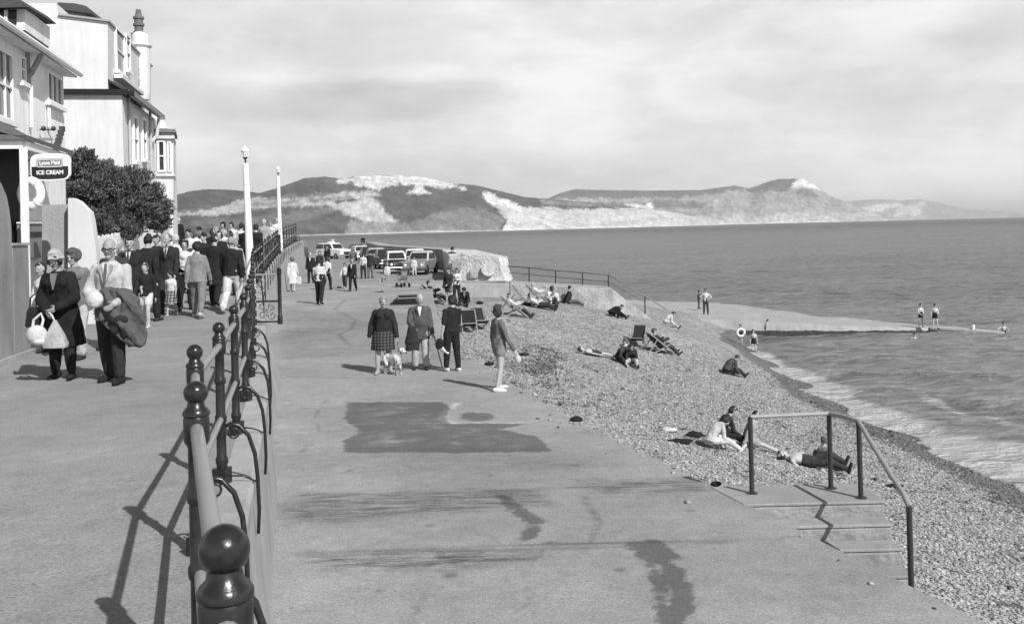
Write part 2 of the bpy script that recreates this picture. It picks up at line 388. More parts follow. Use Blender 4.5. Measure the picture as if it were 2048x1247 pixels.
P = np.zeros((len(Ys), n, 3)); WETN = np.zeros((len(Ys), n)); 
for i, y in enumerate(Ys):
    xs = np.linspace(EX(y)-.15, WX(y)+5, n)
    for j, x in enumerate(xs): P[i, j] = (x, y, zb(x, y))
    WETN[i] = sstep(-2.3, -.5, xs-WX(y))
fb = lambda pts: flat(pts, zb)
WD = np.zeros(WETN.shape)
for pts, k in [([(1050, 690), (1130, 665), (1150, 720), (1140, 770), (1060, 785), (1020, 740)], 1), ([(1000, 720), (1200, 700), (1180, 790), (1050, 800)], .55), ([(1700, 900), (2048, 930), (2048, 1247), (1850, 1150)], .35), ([(1380, 830), (1650, 800), (1800, 870), (1760, 900)], .3)]:
    WD = np.maximum(WD, k*sstep(-.5, 1.0, sdist(P[..., 0], P[..., 1], fb(pts))))
tag(np_grid('shingle_beach', P, beach_mat(), {'wetness': WETN, 'weed': WD}), kind='structure')
# loose pebbles: nobody could count them
mp_, t, b = newmat('pebble_stone', .8, .3); t.link(t.attr('g'), b.inputs['Base Color']); M_peb = mp_
N = 90000
yy = 7 + (RNG.random(N)**1.25)*38; keep = RNG.random(N) < np.clip((46-yy)/22, 0, 1); yy = yy[keep]; N = len(yy)
vx = []; 
ee = np.array([EX(y) for y in np.linspace(0, 60, 601)]); ww = np.array([WX(y) for y in np.linspace(0, 60, 601)])
e_ = np.interp(yy, np.linspace(0, 60, 601), ee); w_ = np.interp(yy, np.linspace(0, 60, 601), ww)
xx = e_ + .05 + RNG.random(N)*np.minimum(w_-e_+.4, .52*yy+1.2-e_)
vis = (xx < .53*yy+1) & (xx > e_+.03); xx, yy, w_ = xx[vis], yy[vis], w_[vis]; N = len(xx)
zz = np.array([zb(float(x), float(y)) for x, y in zip(xx, yy)])
ns = 60; ys_ = 7.2+RNG.random(ns)*20; xs_ = np.interp(ys_, np.linspace(0, 60, 601), ee) - RNG.exponential(.16, ns) - .02; ok_ = xs_ > np.interp(ys_, np.linspace(0, 60, 601), ee)-2.2; xs_, ys_ = xs_[ok_], ys_[ok_]
xx = np.concatenate([xx, xs_]); yy = np.concatenate([yy, ys_]); zz = np.concatenate([zz, [zl(0, float(q)) for q in ys_]]); w_ = np.concatenate([w_, np.full(len(xs_), 99.)]); N = len(xx)
rad = .013+.022*RNG.random(N)**2.2 + .00045*yy; big = RNG.random(N) < .012; rad[big] *= 2.0
oc = np.array([(1, 0, 0), (-1, 0, 0), (0, 1, 0), (0, -1, 0), (0, 0, 1), (0, 0, -1)], float); of = np.array([(0, 2, 4), (2, 1, 4), (1, 3, 4), (3, 0, 4), (2, 0, 5), (1, 2, 5), (3, 1, 5), (0, 3, 5)])
sc = np.stack([rad*(.9+.6*RNG.random(N)), rad*(.8+.4*RNG.random(N)), rad*(.45+.3*RNG.random(N))], -1); an = RNG.random(N)*6.283
vv = oc[None]*sc[:, None]; ca, sa = np.cos(an)[:, None], np.sin(an)[:, None]
vv = np.stack([vv[..., 0]*ca-vv[..., 1]*sa, vv[..., 0]*sa+vv[..., 1]*ca, vv[..., 2]+.35*vv[..., 0]*RNG.normal(0, .5, (N, 1))], -1)
vv += np.stack([xx, yy, zz+rad*.2], -1)[:, None]
me = bpy.data.meshes.new('pebbles'); me.vertices.add(N*6); me.vertices.foreach_set('co', vv.reshape(-1).astype(np.float32))
fi = (of[None]+(np.arange(N)*6)[:, None, None]).reshape(-1); me.loops.add(len(fi)); me.loops.foreach_set('vertex_index', fi.astype(np.int32))
me.polygons.add(N*8); me.polygons.foreach_set('loop_start', np.arange(0, len(fi), 3, dtype=np.int32)); me.polygons.foreach_set('use_smooth', [True]*(N*8)); me.update(calc_edges=True)
gg = np.clip(RNG.normal(.31, .08, N), .07, .56); gg[RNG.random(N) < .09] = .09
wdp = np.zeros(N)
for pts in ([(1050, 690), (1130, 665), (1150, 720), (1140, 770), (1060, 785), (1020, 740)],): wdp = np.maximum(wdp, inpoly(xx+(vnoise(xx, yy, .7, 6)-.5)*2.5, yy+(vnoise(xx, yy, .6, 7)-.5)*4, fb(pts)))
wdn = vnoise(xx, yy, 1.1, 4)*.6+vnoise(xx, yy, 2.7, 5)*.4; gg[(wdp > 0) & (wdn > .42) & (RNG.random(N) < .8)] = .06; gg[(vnoise(xx, yy, .8, 8)*.5+vnoise(xx, yy, 2.3, 9)*.5 > .70) & (RNG.random(N) < .5)] *= .35
gg *= np.where(xx > w_-1.9+.9*RNG.random(N), .5, 1)
a_ = me.attributes.new('g', 'FLOAT', 'POINT'); a_.data.foreach_set('value', np.repeat(gg, 6).astype(np.float32))
me.materials.append(M_peb); o = bpy.data.objects.new('pebbles', me); COL.objects.link(o); tag(o, 'loose grey and white pebbles strewn over the shingle beach', 'pebbles', kind='stuff')
# ---------------------------------------------------------------- sea
def sea_mat():
    m, t, b = newmat('sea_water', .22, .5); co = t('TexCoord').outputs['Object']
    b.inputs['IOR'].default_value = 1.33
    mp = t('Mapping'); mp.inputs['Scale'].default_value = (.75, 1.7, 1); mp.inputs['Rotation'].default_value = (0, 0, .22); t.link(co, mp.inputs['Vector'])
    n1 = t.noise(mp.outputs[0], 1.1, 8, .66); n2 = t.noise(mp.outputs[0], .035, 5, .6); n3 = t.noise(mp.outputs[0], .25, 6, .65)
    base = t.math('ADD', t.mr(n2, .3, .7, SEAG*.8, SEAG*1.2), t.mr(n1, .36, .66, -.11, .13)); base = t.math('MAXIMUM', t.math('MULTIPLY', base, t.attr('dist_tone')), .006)  # wave-slope light and dark put into the water colour, besides the bump
    sh = t.attr('shore'); fn = t.noise(mp.outputs[0], .9, 9, .75)
    foam = t.mr(t.math('ADD', sh, t.math('MULTIPLY', t.math('SUBTRACT', fn, .5), 1.35)), .28, .62, 0, 1, True)
    mp2 = t('Mapping'); mp2.inputs['Scale'].default_value = (.03, .12, 1); t.link(co, mp2.inputs['Vector'])
    lines = t.math('MULTIPLY', t.mr(t.noise(mp2.outputs[0], 1, 4, .6), .66, .72, 0, 1, True), t.mr(n1, .5, .62, 0, .35))
    foam = t.math('MAXIMUM', foam, lines)
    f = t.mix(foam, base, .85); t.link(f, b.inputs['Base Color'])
    t.link(t.mr(foam, 0, 1, .3, .9), b.inputs['Roughness'])
    h = t.math('ADD', n1, t.math('MULTIPLY', n3, 2.2))
    t.link(t.bump(h, 1.0, 2.2), b.inputs['Normal'])
    return m
q = np.concatenate([np.linspace(0, .18, 60)[:-1], np.linspace(.18, .62, 560)[:-1], np.linspace(.62, 1, 160)])
Ys = -3+ (np.exp(q*math.log(70000/6.0))-1)*6.0
As = np.concatenate([np.linspace(-3.0, -.62, 12)[:-1], np.linspace(-.62, .66, 330)[:-1], np.linspace(.66, 3.0, 14)])
Yg = np.repeat(Ys[:, None], len(As), 1); Xg = (Yg+16)*As[None]
amp = .17*np.exp(-Yg/260)
Zg = SEA + amp*(np.sin(Yg*1.15+.32*Xg+2*vnoise(Xg, Yg, .15, 1))*.5 + (vnoise(Xg*.6, Yg, .9, 2)-.5)*1.4 + (vnoise(Xg*.5, Yg, .35, 3)-.5)*1.6)
wl = np.interp(Yg, np.linspace(0, 60, 601), ww)
dsh = Xg-wl
wid = np.interp(Yg, [0, 20, 26, 32, 40, 48, 56, 60], [7, 6, 4.8, 3.0, 1.9, 1.3, .8, .3])*(.75+.5*vnoise(Xg*0, Yg, .22, 5))
SH = np.clip(1.12-.95*dsh/wid, 0, 1.12)
br = np.exp(-((dsh-wid*1.5-.6)/.55)**2)*sstep(50, 38, Yg)*.5
SH = np.where((Yg > 0) & (Yg < 59) & (dsh > -1.2), np.maximum(SH, br), 0)
tag(np_grid('sea', np.stack([Xg, Yg, Zg], -1), sea_mat(), {'shore': SH, 'dist_tone': 1.45-.55*sstep(30, 120, Yg)-.62*sstep(150, 1400, Yg)}), kind='structure')  # sea base colour gets darker with distance
# ---------------------------------------------------------------- hills along the coast
def hill_mat():
    m, t, b = newmat('coast_land', .95, .1); co = t('TexCoord').outputs['Object']
    f = t.math('MULTIPLY', t.attr('cover'), t.mr(t.noise(co, .011, 8, .7), .3, .7, .62, 1.4)); t.link(f, b.inputs['Base Color'])
    t.link(t.bump(t.noise(co, .012, 8, .65), .8, 20), b.inputs['Normal'])
    return m
M_hill = hill_mat()
def hill(name, ridge, base, Yb, depth, cover, mid=(), step=2.5, rows=64, rough=.06, prof=.75):
    xs = np.arange(ridge[0][0], ridge[-1][0]+.1, step); n = len(xs)
    ry = np.interp(xs, [p[0] for p in ridge], [p[1] for p in ridge])
    by = np.array([np.interp(x, [p[0] for p in Yb], [p[1] for p in Yb]) for x in xs])
    P = np.zeros((n, rows+10, 3)); PXL = np.zeros((n, rows+10, 2))
    for i, x in enumerate(xs):
        Y0 = by[i]; Y1 = Y0*(1+depth); top = at(x, ry[i], Y1); a = top.x/Y1
        zr = top.z-SEA
        for j in range(rows+10):
            if j < rows:
                v = j/(rows-1); Y = Y0+(Y1-Y0)*v
                h = v**prof
                nz = mnoise.fractal(V((a*Y*.0035, Y*.0022, 1.3)), .9, 2.1, 6)*math.sin(math.pi*v)**.7*rough*zr*2.2
                z = SEA-3+ (zr+3)*h*(1-.0) + nz
                # keep the slope behind the ridge line out of the sky
                z = min(z, CZ+(top.z-CZ)*Y/Y1 - (1-v)*.02*zr) if v < 1 else top.z + mnoise.noise(V((x*.11, 0, 5)))*zr*.012
            else:
                k = (j-rows+1)/10; Y = Y1*(1+.35*k); z = top.z - zr*.9*k**1.3 - .5
            P[i, j] = (a*Y, Y, z)
            b_ = -(z-CZ)*F/Y; PXL[i, j] = (CX + a*F*cT + b_*sT, CY - a*F*sT + b_*cT)
    cv = cover(PXL[..., 0], PXL[..., 1], P)
    o = np_grid(name, P, M_hill, {'cover': cv}); tag(o, kind='structure'); return o
def patches(base, lst, soft=6):
    def fn(X, Y, P):
        c = base(X, Y) if callable(base) else np.full(X.shape, base)
        wob = (vnoise(X, Y*1.6, .07, 3)-.5)*12+(vnoise(X, Y*1.6, .22, 4)-.5)*9+(vnoise(X, Y*1.5, .6, 14)-.5)*8
        for poly, g in lst:
            d = sdist(X, Y, poly); k = sstep(-soft*.5, soft*.5, d+wob*.6); c = c*(1-k)+g*k
        c = c*(.80+.40*vnoise(X+6*vnoise(X, Y, .1, 30), Y*.6, .22, 21))*(.82+.36*vnoise(X, Y*2, .55, 22))
        return np.where(P[..., 2] < SEA+4, .6, c)
    return fn
r1 = [(-900, 380), (-500, 395), (-100, 398), (250, 402), (300, 400), (340, 394), (380, 382), (420, 378), (470, 380), (520, 386), (560, 374), (610, 356), (650, 353), (680, 357), (720, 352), (800, 350), (850, 355), (900, 366), (950, 370), (1000, 382), (1050, 394), (1100, 398), (1150, 403), (1250, 411), (1350, 425), (1400, 436), (1440, 447), (1470, 452)]
cov1 = patches(lambda X, Y: .052+.04*vnoise(X, Y*2.5, .03, 9), [
    ([(330, 430), (420, 418), (500, 396), (600, 391), (700, 384), (745, 381), (765, 392), (700, 399), (655, 409), (560, 412), (480, 424), (400, 432)], .36),
    ([(380, 440), (500, 436), (640, 415), (760, 400), (770, 410), (640, 430), (560, 452), (380, 452)], .12),
    ([(500, 406), (640, 397), (700, 392), (705, 395), (640, 402), (500, 411)], .14),
    ([(520, 398), (610, 390), (660, 386), (660, 390), (600, 396), (520, 402)], .12),
    ([(676, 362), (690, 354), (720, 349), (850, 350), (900, 364), (930, 378), (890, 376), (845, 371), (800, 368), (755, 378), (720, 372), (700, 366)], .6),
    ([(812, 386), (826, 378), (836, 369), (848, 375), (860, 388), (836, 390)], .6),
    ([(650, 407), (745, 393), (770, 420), (795, 443), (770, 449), (735, 444), (700, 433), (668, 420)], .42),
    ([(700, 440), (790, 446), (800, 466), (690, 470)], .24),
    ([(860, 425), (960, 415), (1010, 440), (1000, 462), (800, 466), (780, 452), (840, 440)], .17),
    ([(955, 384), (990, 388), (1040, 410), (1060, 420), (1030, 425), (985, 405)], .6),
    ([(1040, 415), (1100, 414), (1180, 416), (1300, 415), (1390, 426), (1480, 445), (1480, 470), (1000, 470), (1012, 440), (990, 412)], .52),
    ([(1080, 400), (1180, 404), (1260, 412), (1180, 413), (1090, 409)], .22)])
hill('hills_near', r1, None, [(-900, 1500), (250, 2200), (600, 2800), (1000, 3600), (1470, 5200)], .32, cov1)
r2 = [(1060, 412), (1090, 400), (1120, 386), (1150, 378), (1200, 380), (1300, 381), (1400, 380), (1470, 371), (1485, 374), (1500, 376), (1540, 362), (1560, 358), (1605, 357), (1625, 368), (1640, 378), (1660, 392), (1690, 403), (1720, 414), (1760, 430), (1780, 443)]
cov2 = patches(lambda X, Y: .25+.08*vnoise(X, Y*2.5, .03, 8), [
    ([(1060, 405), (1110, 380), (1150, 374), (1400, 374), (1470, 367), (1492, 376), (1420, 388), (1360, 394), (1240, 396), (1120, 398)], .10),
    ([(1490, 378), (1530, 362), (1560, 352), (1600, 352), (1590, 366), (1578, 378), (1540, 384), (1505, 385)], .085),
    ([(1100, 400), (1180, 404), (1330, 402), (1420, 404), (1400, 418), (1310, 416), (1180, 412)], .13),
    ([(1250, 408), (1300, 408), (1310, 422), (1290, 426), (1255, 418)], .65),
    ([(1580, 380), (1602, 353), (1620, 362), (1640, 380), (1612, 374), (1595, 378)], .7),
    ([(1590, 376), (1620, 377), (1650, 396), (1600, 392)], .14),
    ([(1060, 425), (1250, 430), (1420, 432), (1780, 425), (1780, 460), (1060, 470)], .40)])
hill('headland', r2, None, [(1060, 6500), (1780, 7600)], .22, cov2, rough=.05)
r3 = [(1640, 425), (1690, 403), (1720, 400), (1760, 398), (1800, 401), (1840, 398), (1870, 404), (1900, 411), (1940, 419), (1985, 421), (2040, 426), (2100, 431), (2150, 434)]
hill('hills_far', r3, None, [(1640, 11500), (2150, 15000)], .15, patches(.28, [([(1690, 415), (1800, 408), (1770, 420), (1690, 428)], .6), ([(1800, 410), (1850, 405), (1840, 430), (1790, 432)], .5)]), rough=.04)
# low shore land behind the promenade crowd, reaching back to the hills
P = np.zeros((40, 30, 3))
for i, y in enumerate(np.exp(np.linspace(math.log(66), math.log(2900), 40))):
    for j, a in enumerate(np.linspace(-.75, -.232-.0*i, 30)):
        a2 = a if y > 100 else a
        P[i, j] = (a2*y+.2, y, .95 + 9*((y-66)/2800)**.9 + 2.5*max(0, (-a-.27))*min(1, (y-66)/60)*10*.4 + (.6*mnoise.noise(V((a*30, y*.02, 0))) if y > 90 else 0) - (1.2 if j == 29 and y > 70 else 0))
PXL = P[..., 0]
o = np_grid('coast_ground', P, M_hill, {'cover': .12+.10*vnoise(P[..., 0]*.05, P[..., 1]*.02, 1, 3)}); tag(o, kind='structure')
# ---------------------------------------------------------------- air
m, t, b = newmat('sea_haze'); t.n.remove(b); pv = t('VolumePrincipled'); pv.inputs['Color'].default_value = (.95, .95, .95, 1); pv.inputs['Density'].default_value = HAZE; pv.inputs['Anisotropy'].default_value = .1
t.link(pv.outputs[0], t.n['Material Output'].inputs['Volume'])
if HAZE: o = MB().box((0, 35000, 172-6), (110000, 72000, 345)).build('haze', m, smooth=0); tag(o, kind='stuff')
# ================================================================ sea walls
rings = []
ys = [-3, -1, .3, 1.67, 3.54, 5.31, 6.97, 9, 11.17, 13, 15, 16.5, 17.5, 18.3, 19.2, 20.5, 22, 25, 28, 31, 34, 37, 40, 43, 46, 50, 55, 60, 66]
for y in ys:
    x = RX(y); z0 = zu(0, y)+.006; z1 = zl(0, y)-.3 if y < 56 else CARZ-.3
    rings.append([V((x+.0, y, z0)), V((x+.19, y, z0)), V((x+.22, y, z0-.03)), V((x+.22, y, z0-.14)), V((x+.20, y, z0-.15)), V((x+BO(y), y, z1)), V((x+.0, y, z1))])
o = MB().loft(rings).build('sea_wall', M_conc2, smooth=30); tag(o, 'pale battered concrete sea wall below the iron railing', 'wall')
rings = []
for y in [-3, 0, 4, 7.57, 9.3, 11.3, 13, 14.97, 17.9, 21, 25.1, 30, 34.6, 40, 44, 48.9]:
    x = EX(y); z = zl(0, y)
    rings.append([V((x-.30, y, z-.02)), V((x-.002, y, z-.02)), V((x-.002, y, z-.0)), V((x+.03, y, z-.03)), V((x+.10, y, z-3.2)), V((x-.30, y, z-3.2))])
o = MB().loft(rings).build('promenade_edge_wall', M_conc, smooth=30); tag(o, 'low concrete edge wall between lower promenade and shingle', 'wall')
# wall round the jetty car park, facing the beach
def wallrun(name, pts, th, label, mat=M_conc, cat='wall', bottom=-5.6):
    rings = []
    for (x, y, z) in pts: rings.append([V((x, y, z)), V((x+th[0], y+th[1], z)), V((x+th[0], y+th[1], bottom)), V((x, y, bottom))])
    return tag(MB().loft(rings).build(name, mat, smooth=0, bevel=.03), label, cat)
wallrun('jetty_wall', [(-8.6, 48.7, -.86), (-5, 48.75, -.86), (-3.85, 49, -.86), (-2, 49.5, -.92), (-.2, 50, -1.0)], (0, 3.2), 'stained concrete wall below the big white block at the head of the beach')
wallrun('beach_wall', [(-.16, 50.1, -1.02), (1.5, 50.1, -1.15), (3.3, 50.1, -1.28), (5.0, 50.2, -1.42), (5.6, 50.5, -1.95), (6.3, 50.8, -2.5), (7.0, 51.2, -3.0)], (0, 3.0), 'rough concrete wall under the thin railing, sloping down to the water', M_rock)
# great block at the end of the jetty parapet
def lumpy(o, amp, sc, lock=None):
    for v in o.data.vertices:
        p = v.co; n_ = mnoise.noise_vector(p*sc)
        v.co = p + n_*amp
import bmesh
def subdiv(o, n):
    bm = bmesh.new(); bm.from_mesh(o.data); bmesh.ops.subdivide_edges(bm, edges=bm.edges, cuts=n, use_grid_fill=True); bm.to_mesh(o.data); bm.free()
pts = [(-3.35, 52.6), (-.55, 51.9), (-.15, 52.2), (-.05, 53.3), (-2.9, 66), (-4.6, 66)]
mb = MB(); zt = [.42, .36, .30, .30, .45, .45]
n = len(pts); bot = [V((x, y, -1.05)) for x, y in pts]; top = [V((x+(-.22 if i in (1, 2, 3) else 0)*1.0, y, z)) for i, ((x, y), z) in enumerate(zip(pts, zt))]
mb.loft([bot, [b_.lerp(t_, .5) for b_, t_ in zip(bot, top)], top])
M_block = mat('whitewashed_stone', .6, .95, .25, 1.2, .9, 7, dist=.1, streak=.3)
o = mb.build('stone_block', M_block, smooth=0); subdiv(o, 4); lumpy(o, .16, .9); lumpy(o, .05, 3); o.data.polygons.foreach_set('use_smooth', [True]*len(o.data.polygons)); o.data.set_sharp_from_angle(angle=R(32))
tag(o, 'massive rough whitewashed stone block closing the end of the parapet', 'stone block')
mb = MB(); mb.box((-2.95, 52.42, -.1), (.5, .1, .55)); a_ = mb.build('patch', M_rock, o, smooth=0, bevel=.03)
mb = MB(); mb.box((-1.9, 52.2, -.55), (.7, .12, .5)); a_ = mb.build('patch', M_rock, o, smooth=0, bevel=.03)
dsc = []
for k in range(18): dsc.append(V((-1.28+.36*math.cos(k*math.pi/9), 51.86, -.33+.36*math.sin(k*math.pi/9))))
a_ = MB().prism(dsc, (0.02, .3, 0)).build('round_plaque', M_block, o, smooth=30)
rings = []
for (x, y) in [(-4.2, 66), (-7.0, 76), (-12.6, 95), (-18.6, 128)]:
    rings.append([V((x, y, -1)), V((x-.1, y, .45)), V((x+1.3, y, .45)), V((x+1.5, y, -1))])
o = MB().loft(rings).build('parapet', M_conc2, smooth=0, bevel=.04); tag(o, 'long pale parapet wall behind the parked cars', 'wall')
# thin railing along the beach wall
rw = empty('beach_railing', (0, 52.9, -1.1), 0, 'thin iron railing along the wall above the sunbathers', 'railing')
def rel(root, p): return V(p) - root.location
tops = []; mids = []
for px, py0, py1 in [(1058, 535, 561), (1111, 541, 567), (1165, 545, 571), (1217, 550, 577)]:
    q = at(px, py1, 52.9); p = at(px, py0, 52.9); q.z = -1.45
    MB().tube([rel(rw, q), rel(rw, p)], .035, 8).build('post', M_iron, rw); tops.append(p); mids.append(p.lerp(at(px, py1, 52.9), .5))
for px, py0, py1, Y in [(1290, 592, 628, 52.6)]:
    MB().tube([rel(rw, at(px, py1, Y)), rel(rw, at(px, py0, Y))], .035, 8).build('post', M_iron, rw); tops.append(at(px, py0, Y)); mids.append(at(px, (py0+py1)/2, Y))
st0 = at(1012, 532, 52.9)
MB().tube([rel(rw, p) for p in [st0]+tops+[at(1333, 618, 52.6)]], .028, 8).build('rail', M_iron, rw)
MB().tube([rel(rw, p) for p in [at(1012, 545, 52.9)]+mids[:4]+[at(1290, 604, 52.6)]], .022, 8).build('rail', M_iron, rw)
# concrete groyne running into the sea
top = [(6.2, 62.8, -4.05), (11, 61.8, -4.15), (16.5, 60.9, -4.36), (20, 60.6, -4.6), (26, 61.6, -4.97), (26.1, 62.6, -4.95), (21, 68, -4.72), (17.5, 75, -4.5), (15.3, 78.5, -4.42), (9, 80, -4.2), (5.5, 74, -4.0)]
mb = MB(); c_ = V((13, 69, -4.42)); n = len(top); tv = [V(p) for p in top]; bv = [V((x+(.15 if i < 5 else 0), y-(.5 if i < 5 else -.5), -6.4)) for i, (x, y, z) in enumerate(top)]
mid1 = [t_.lerp(b_, .12) for t_, b_ in zip(tv, bv)]
inn = [t_.lerp(c_, .5) for t_ in tv]
vs = [c_]+inn+tv+mid1+bv; fs = []
for i in range(n):
    j = (i+1) % n; fs.append((0, 1+i, 1+j)); 
    for a0, b0 in ((1, 1+n), (1+n, 1+2*n), (1+2*n, 1+3*n)): fs.append((a0+i, a0+j, b0+j, b0+i))
mb.add(vs, fs); o = mb.build('groyne', M_conc2, smooth=0); subdiv(o, 4); lumpy(o, .10, .9); o.data.polygons.foreach_set('use_smooth', [True]*len(o.data.polygons)); o.data.set_sharp_from_angle(angle=R(30))
tag(o, 'broad pale concrete groyne sloping down into the sea', 'groyne')
rg = []
for x in np.linspace(8.5, 25.6, 150):
    y = float(np.interp(x, [6.2, 11, 16.5, 20, 26], [62.35, 61.35, 60.42, 60.12, 61.15])); k_ = mnoise.noise(V((x*1.3, 0, 2)))*.5+mnoise.noise(V((x*4.1, 0, 6)))*.35
    h_ = float(np.interp(x, [8.5, 11, 14, 18, 22, 25.6], [-4.62, -4.72, -4.80, -4.84, -4.95, -5.09]))+.14*k_
    rg.append([V((x, y+.35, -5.5)), V((x, y-.16-.05*k_, -5.5)), V((x, y-.14-.07*k_, (h_-5.4)/2)), V((x, y-.05, h_)), V((x, y+.35, h_-.02))])
a_ = MB().loft(rg).build('weed_band', mat('wet_weed', .035, .55, .6, 5, 1.0, 12, dist=.08), o, smooth=60)
pp = empty('outfall_pipe', (26.2, 61.6, -5.05), 0, 'pale outfall pipe carrying the groyne on out to sea', 'pipe')
MB().tube([(-.6, -.1, .05), (1.5, -1.6, -.02), (2.9, -2.2, -.12)], [.2, .16, .12], 10).build('pipe', M_conc2, pp)
MB().tube([(1.35, -1.55, -.5), (1.35, -1.55, .38)], .09, 8).build('marker_post', M_white, pp)
# ================================================================ steps to the beach and their handrail
st = empty('beach_steps', (2.9, 10.2, -1.15), 0, 'short flight of worn concrete steps going down to the shingle', 'steps')
def step(y0, y1, z, xr):
    xl = EX((y0+y1)/2)-.03
    P = [V((EX(y0)-.03, y0, 0)), V((xr, y0, 0)), V((xr, y1, 0)), V((EX(y1)-.03, y1, 0))]
    b = MB().loft([[V((p.x, p.y, -3.1)) for p in P], [V((p.x, p.y, z)) for p in P]])
    b.v = [tuple(V(v)-st.location) for v in b.v]; o_ = b.build('step', mat('step_riser_shade', .255, .95, .35, 5, .8, 14, dist=.03), st, smooth=0, bevel=.018)  # riser shade put into the colour: step body darker than its tread
    tp = [V((EX(y0)-.05, y0-.006, z+.003)), V((xr+.006, y0-.006, z+.003)), V((xr+.012, y1-.02, z+.003)), V((EX(y1)-.03, y1-.02, z+.003))]
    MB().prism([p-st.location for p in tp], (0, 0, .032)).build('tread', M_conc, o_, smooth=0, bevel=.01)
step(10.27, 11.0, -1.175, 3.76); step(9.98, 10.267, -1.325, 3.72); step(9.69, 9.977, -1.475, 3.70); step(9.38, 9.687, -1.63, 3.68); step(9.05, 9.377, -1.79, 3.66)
hr = empty('steps_handrail', (3.2, 10.6, -1.15), 0, 'dark tubular handrail with a bright top rail beside the beach steps', 'handrail')
p1, p2, p3 = onz(1504, 986, -1.141), onz(1662, 976, -1.141), onz(1722, 995, -1.141)
p4 = at(1823, 1172, 9.02); t1, t2, t3, t4 = at(1500, 833, p1.y), at(1658, 826, p2.y), at(1717, 842, p3.y), at(1818, 1012, p4.y)
for p, t_ in ((p1, t1), (p2, t2), (p3, t3), (p4, t4)):
    q = p - V((0, 0, .02 if p is not p4 else .5)); MB().tube([rel(hr, q), rel(hr, t_)], .026, 10).build('post', M_iron, hr)
for p in (p1, p2, p3): MB().lathe([(.06, 0), (.06, .012), (.03, .02)], rel(hr, p), 12).build('flange', M_iron, hr)
k3 = t3.lerp(t4, .06)+V((0, 0, .0)); k4 = t3.lerp(t4, .90)+V((0, 0, .03))
MB().tube([rel(hr, p) for p in (t1, t1.lerp(t2, .5), t2)], .024, 10).build('top_rail', M_rail, hr)
MB().tube([rel(hr, p) for p in (t2, t2.lerp(t3, .5)+V((0, 0, .01)), t3, k3, t3.lerp(t4, .35), t3.lerp(t4, .7)+V((0, 0, .01)), k4, t4)], .024, 10).build('top_rail', M_rail, hr)
# ================================================================ iron railing along the promenade
rl = empty('promenade_railing', (RX(4), 4, zu(0, 4)), 0, 'black iron railing with ball topped posts along the sea wall', 'railing')
MPAL = M_dark
post_prof = [(.062, 0), (.062, .0)]
def post_mb(h):
    k = h/1.09; b = MB()
    b.lathe([(.036, .12*k), (.036, .14*k), (.043, .155*k), (.043, .185*k), (.034, .2*k), (.033, .43*k), (.039, .44*k), (.041, .46*k), (.041, .475*k), (.033, .49*k), (.032, .70*k), (.038, .705*k), (.041, .72*k), (.041, .735*k), (.032, .75*k), (.032, .90*k), (.042, .915*k), (.0455, .925*k), (.0455, 1.0*k), (.042, 1.008*k), (.0475, 1.012*k), (.0475, 1.022*k), (.042, 1.032*k), (.032, 1.042*k), (.028, 1.06*k)], (0, 0, 0), 20)
    b.box((0, 0, .055), (.098, .098, .13)); return b
post_me = post_mb(1.09).mesh('post'); 
for p in post_me.polygons: p.use_smooth = True
post_me.set_sharp_from_angle(angle=R(40)); post_me.materials.append(M_dark)
bb = MB().ball((0, 0, 1.09), .0425, 24); ball_me = bb.mesh('ball_finial'); ball_me.polygons.foreach_set('use_smooth', [True]*len(ball_me.polygons)); ball_me.materials.append(M_dark)
sb = MB().tube([(.02, 0, .40), (.06, 0, .42), (.12, 0, .405), (.185, 0, .33), (.225, 0, .2), (.24, 0, .03), (.245, 0, -.2), (.235, 0, -.36)], [.012, .014, .0145, .015, .015, .0145, .014, .012], 10)
for k in range(14):
    pass
sp = [(.085+.034*math.cos(q), 0, .352+.034*math.sin(q)) for q in np.linspace(1.9, -3.6, 16)]
sb.tube(sp, .007, 6); sb.tube([(.04, 0, .06), (.14, 0, .05), (.24, 0, .0)], .006, 6)
br_me = sb.mesh('stay'); br_me.polygons.foreach_set('use_smooth', [True]*len(br_me.polygons)); br_me.materials.append(M_dark)
ppos = [(1.67, .126), (3.54, .096), (5.31, .034), (6.97, .006)]
y = 6.97
while y < 60: y += 1.75 if y < 30 else 1.9; ppos.append((y, zu(0, y)))
def mobj(name, me, parent, loc, rz=0):
    o_ = bpy.data.objects.new(name, me); COL.objects.link(o_); o_.parent = parent; o_.location = loc; o_.rotation_euler = (0, 0, rz); return o_
tops = []; lows = []
tops.append(V((-.02, .15, .126+.965))); lows.append(V((-.02, .15, .126+.45)))
for (y, z) in ppos:
    p = V((RX(y), y, z)); q = mobj('post', post_me, rl, rel(rl, p), -.2); mobj('ball_finial', ball_me, q, (0, 0, 0)); (mobj('stay', br_me, q, (0, 0, 0), .42) if not 15.5 < y < 23 else None)
    tops.append(p+V((0, 0, .965))); lows.append(p+V((0, 0, .455)))
MB().tube([rel(rl, p) for p in tops], .023, 12).build('top_rail', M_rail, rl)
MB().tube([rel(rl, p) for p in lows], .021, 12).build('lower_rail', M_rail, rl)
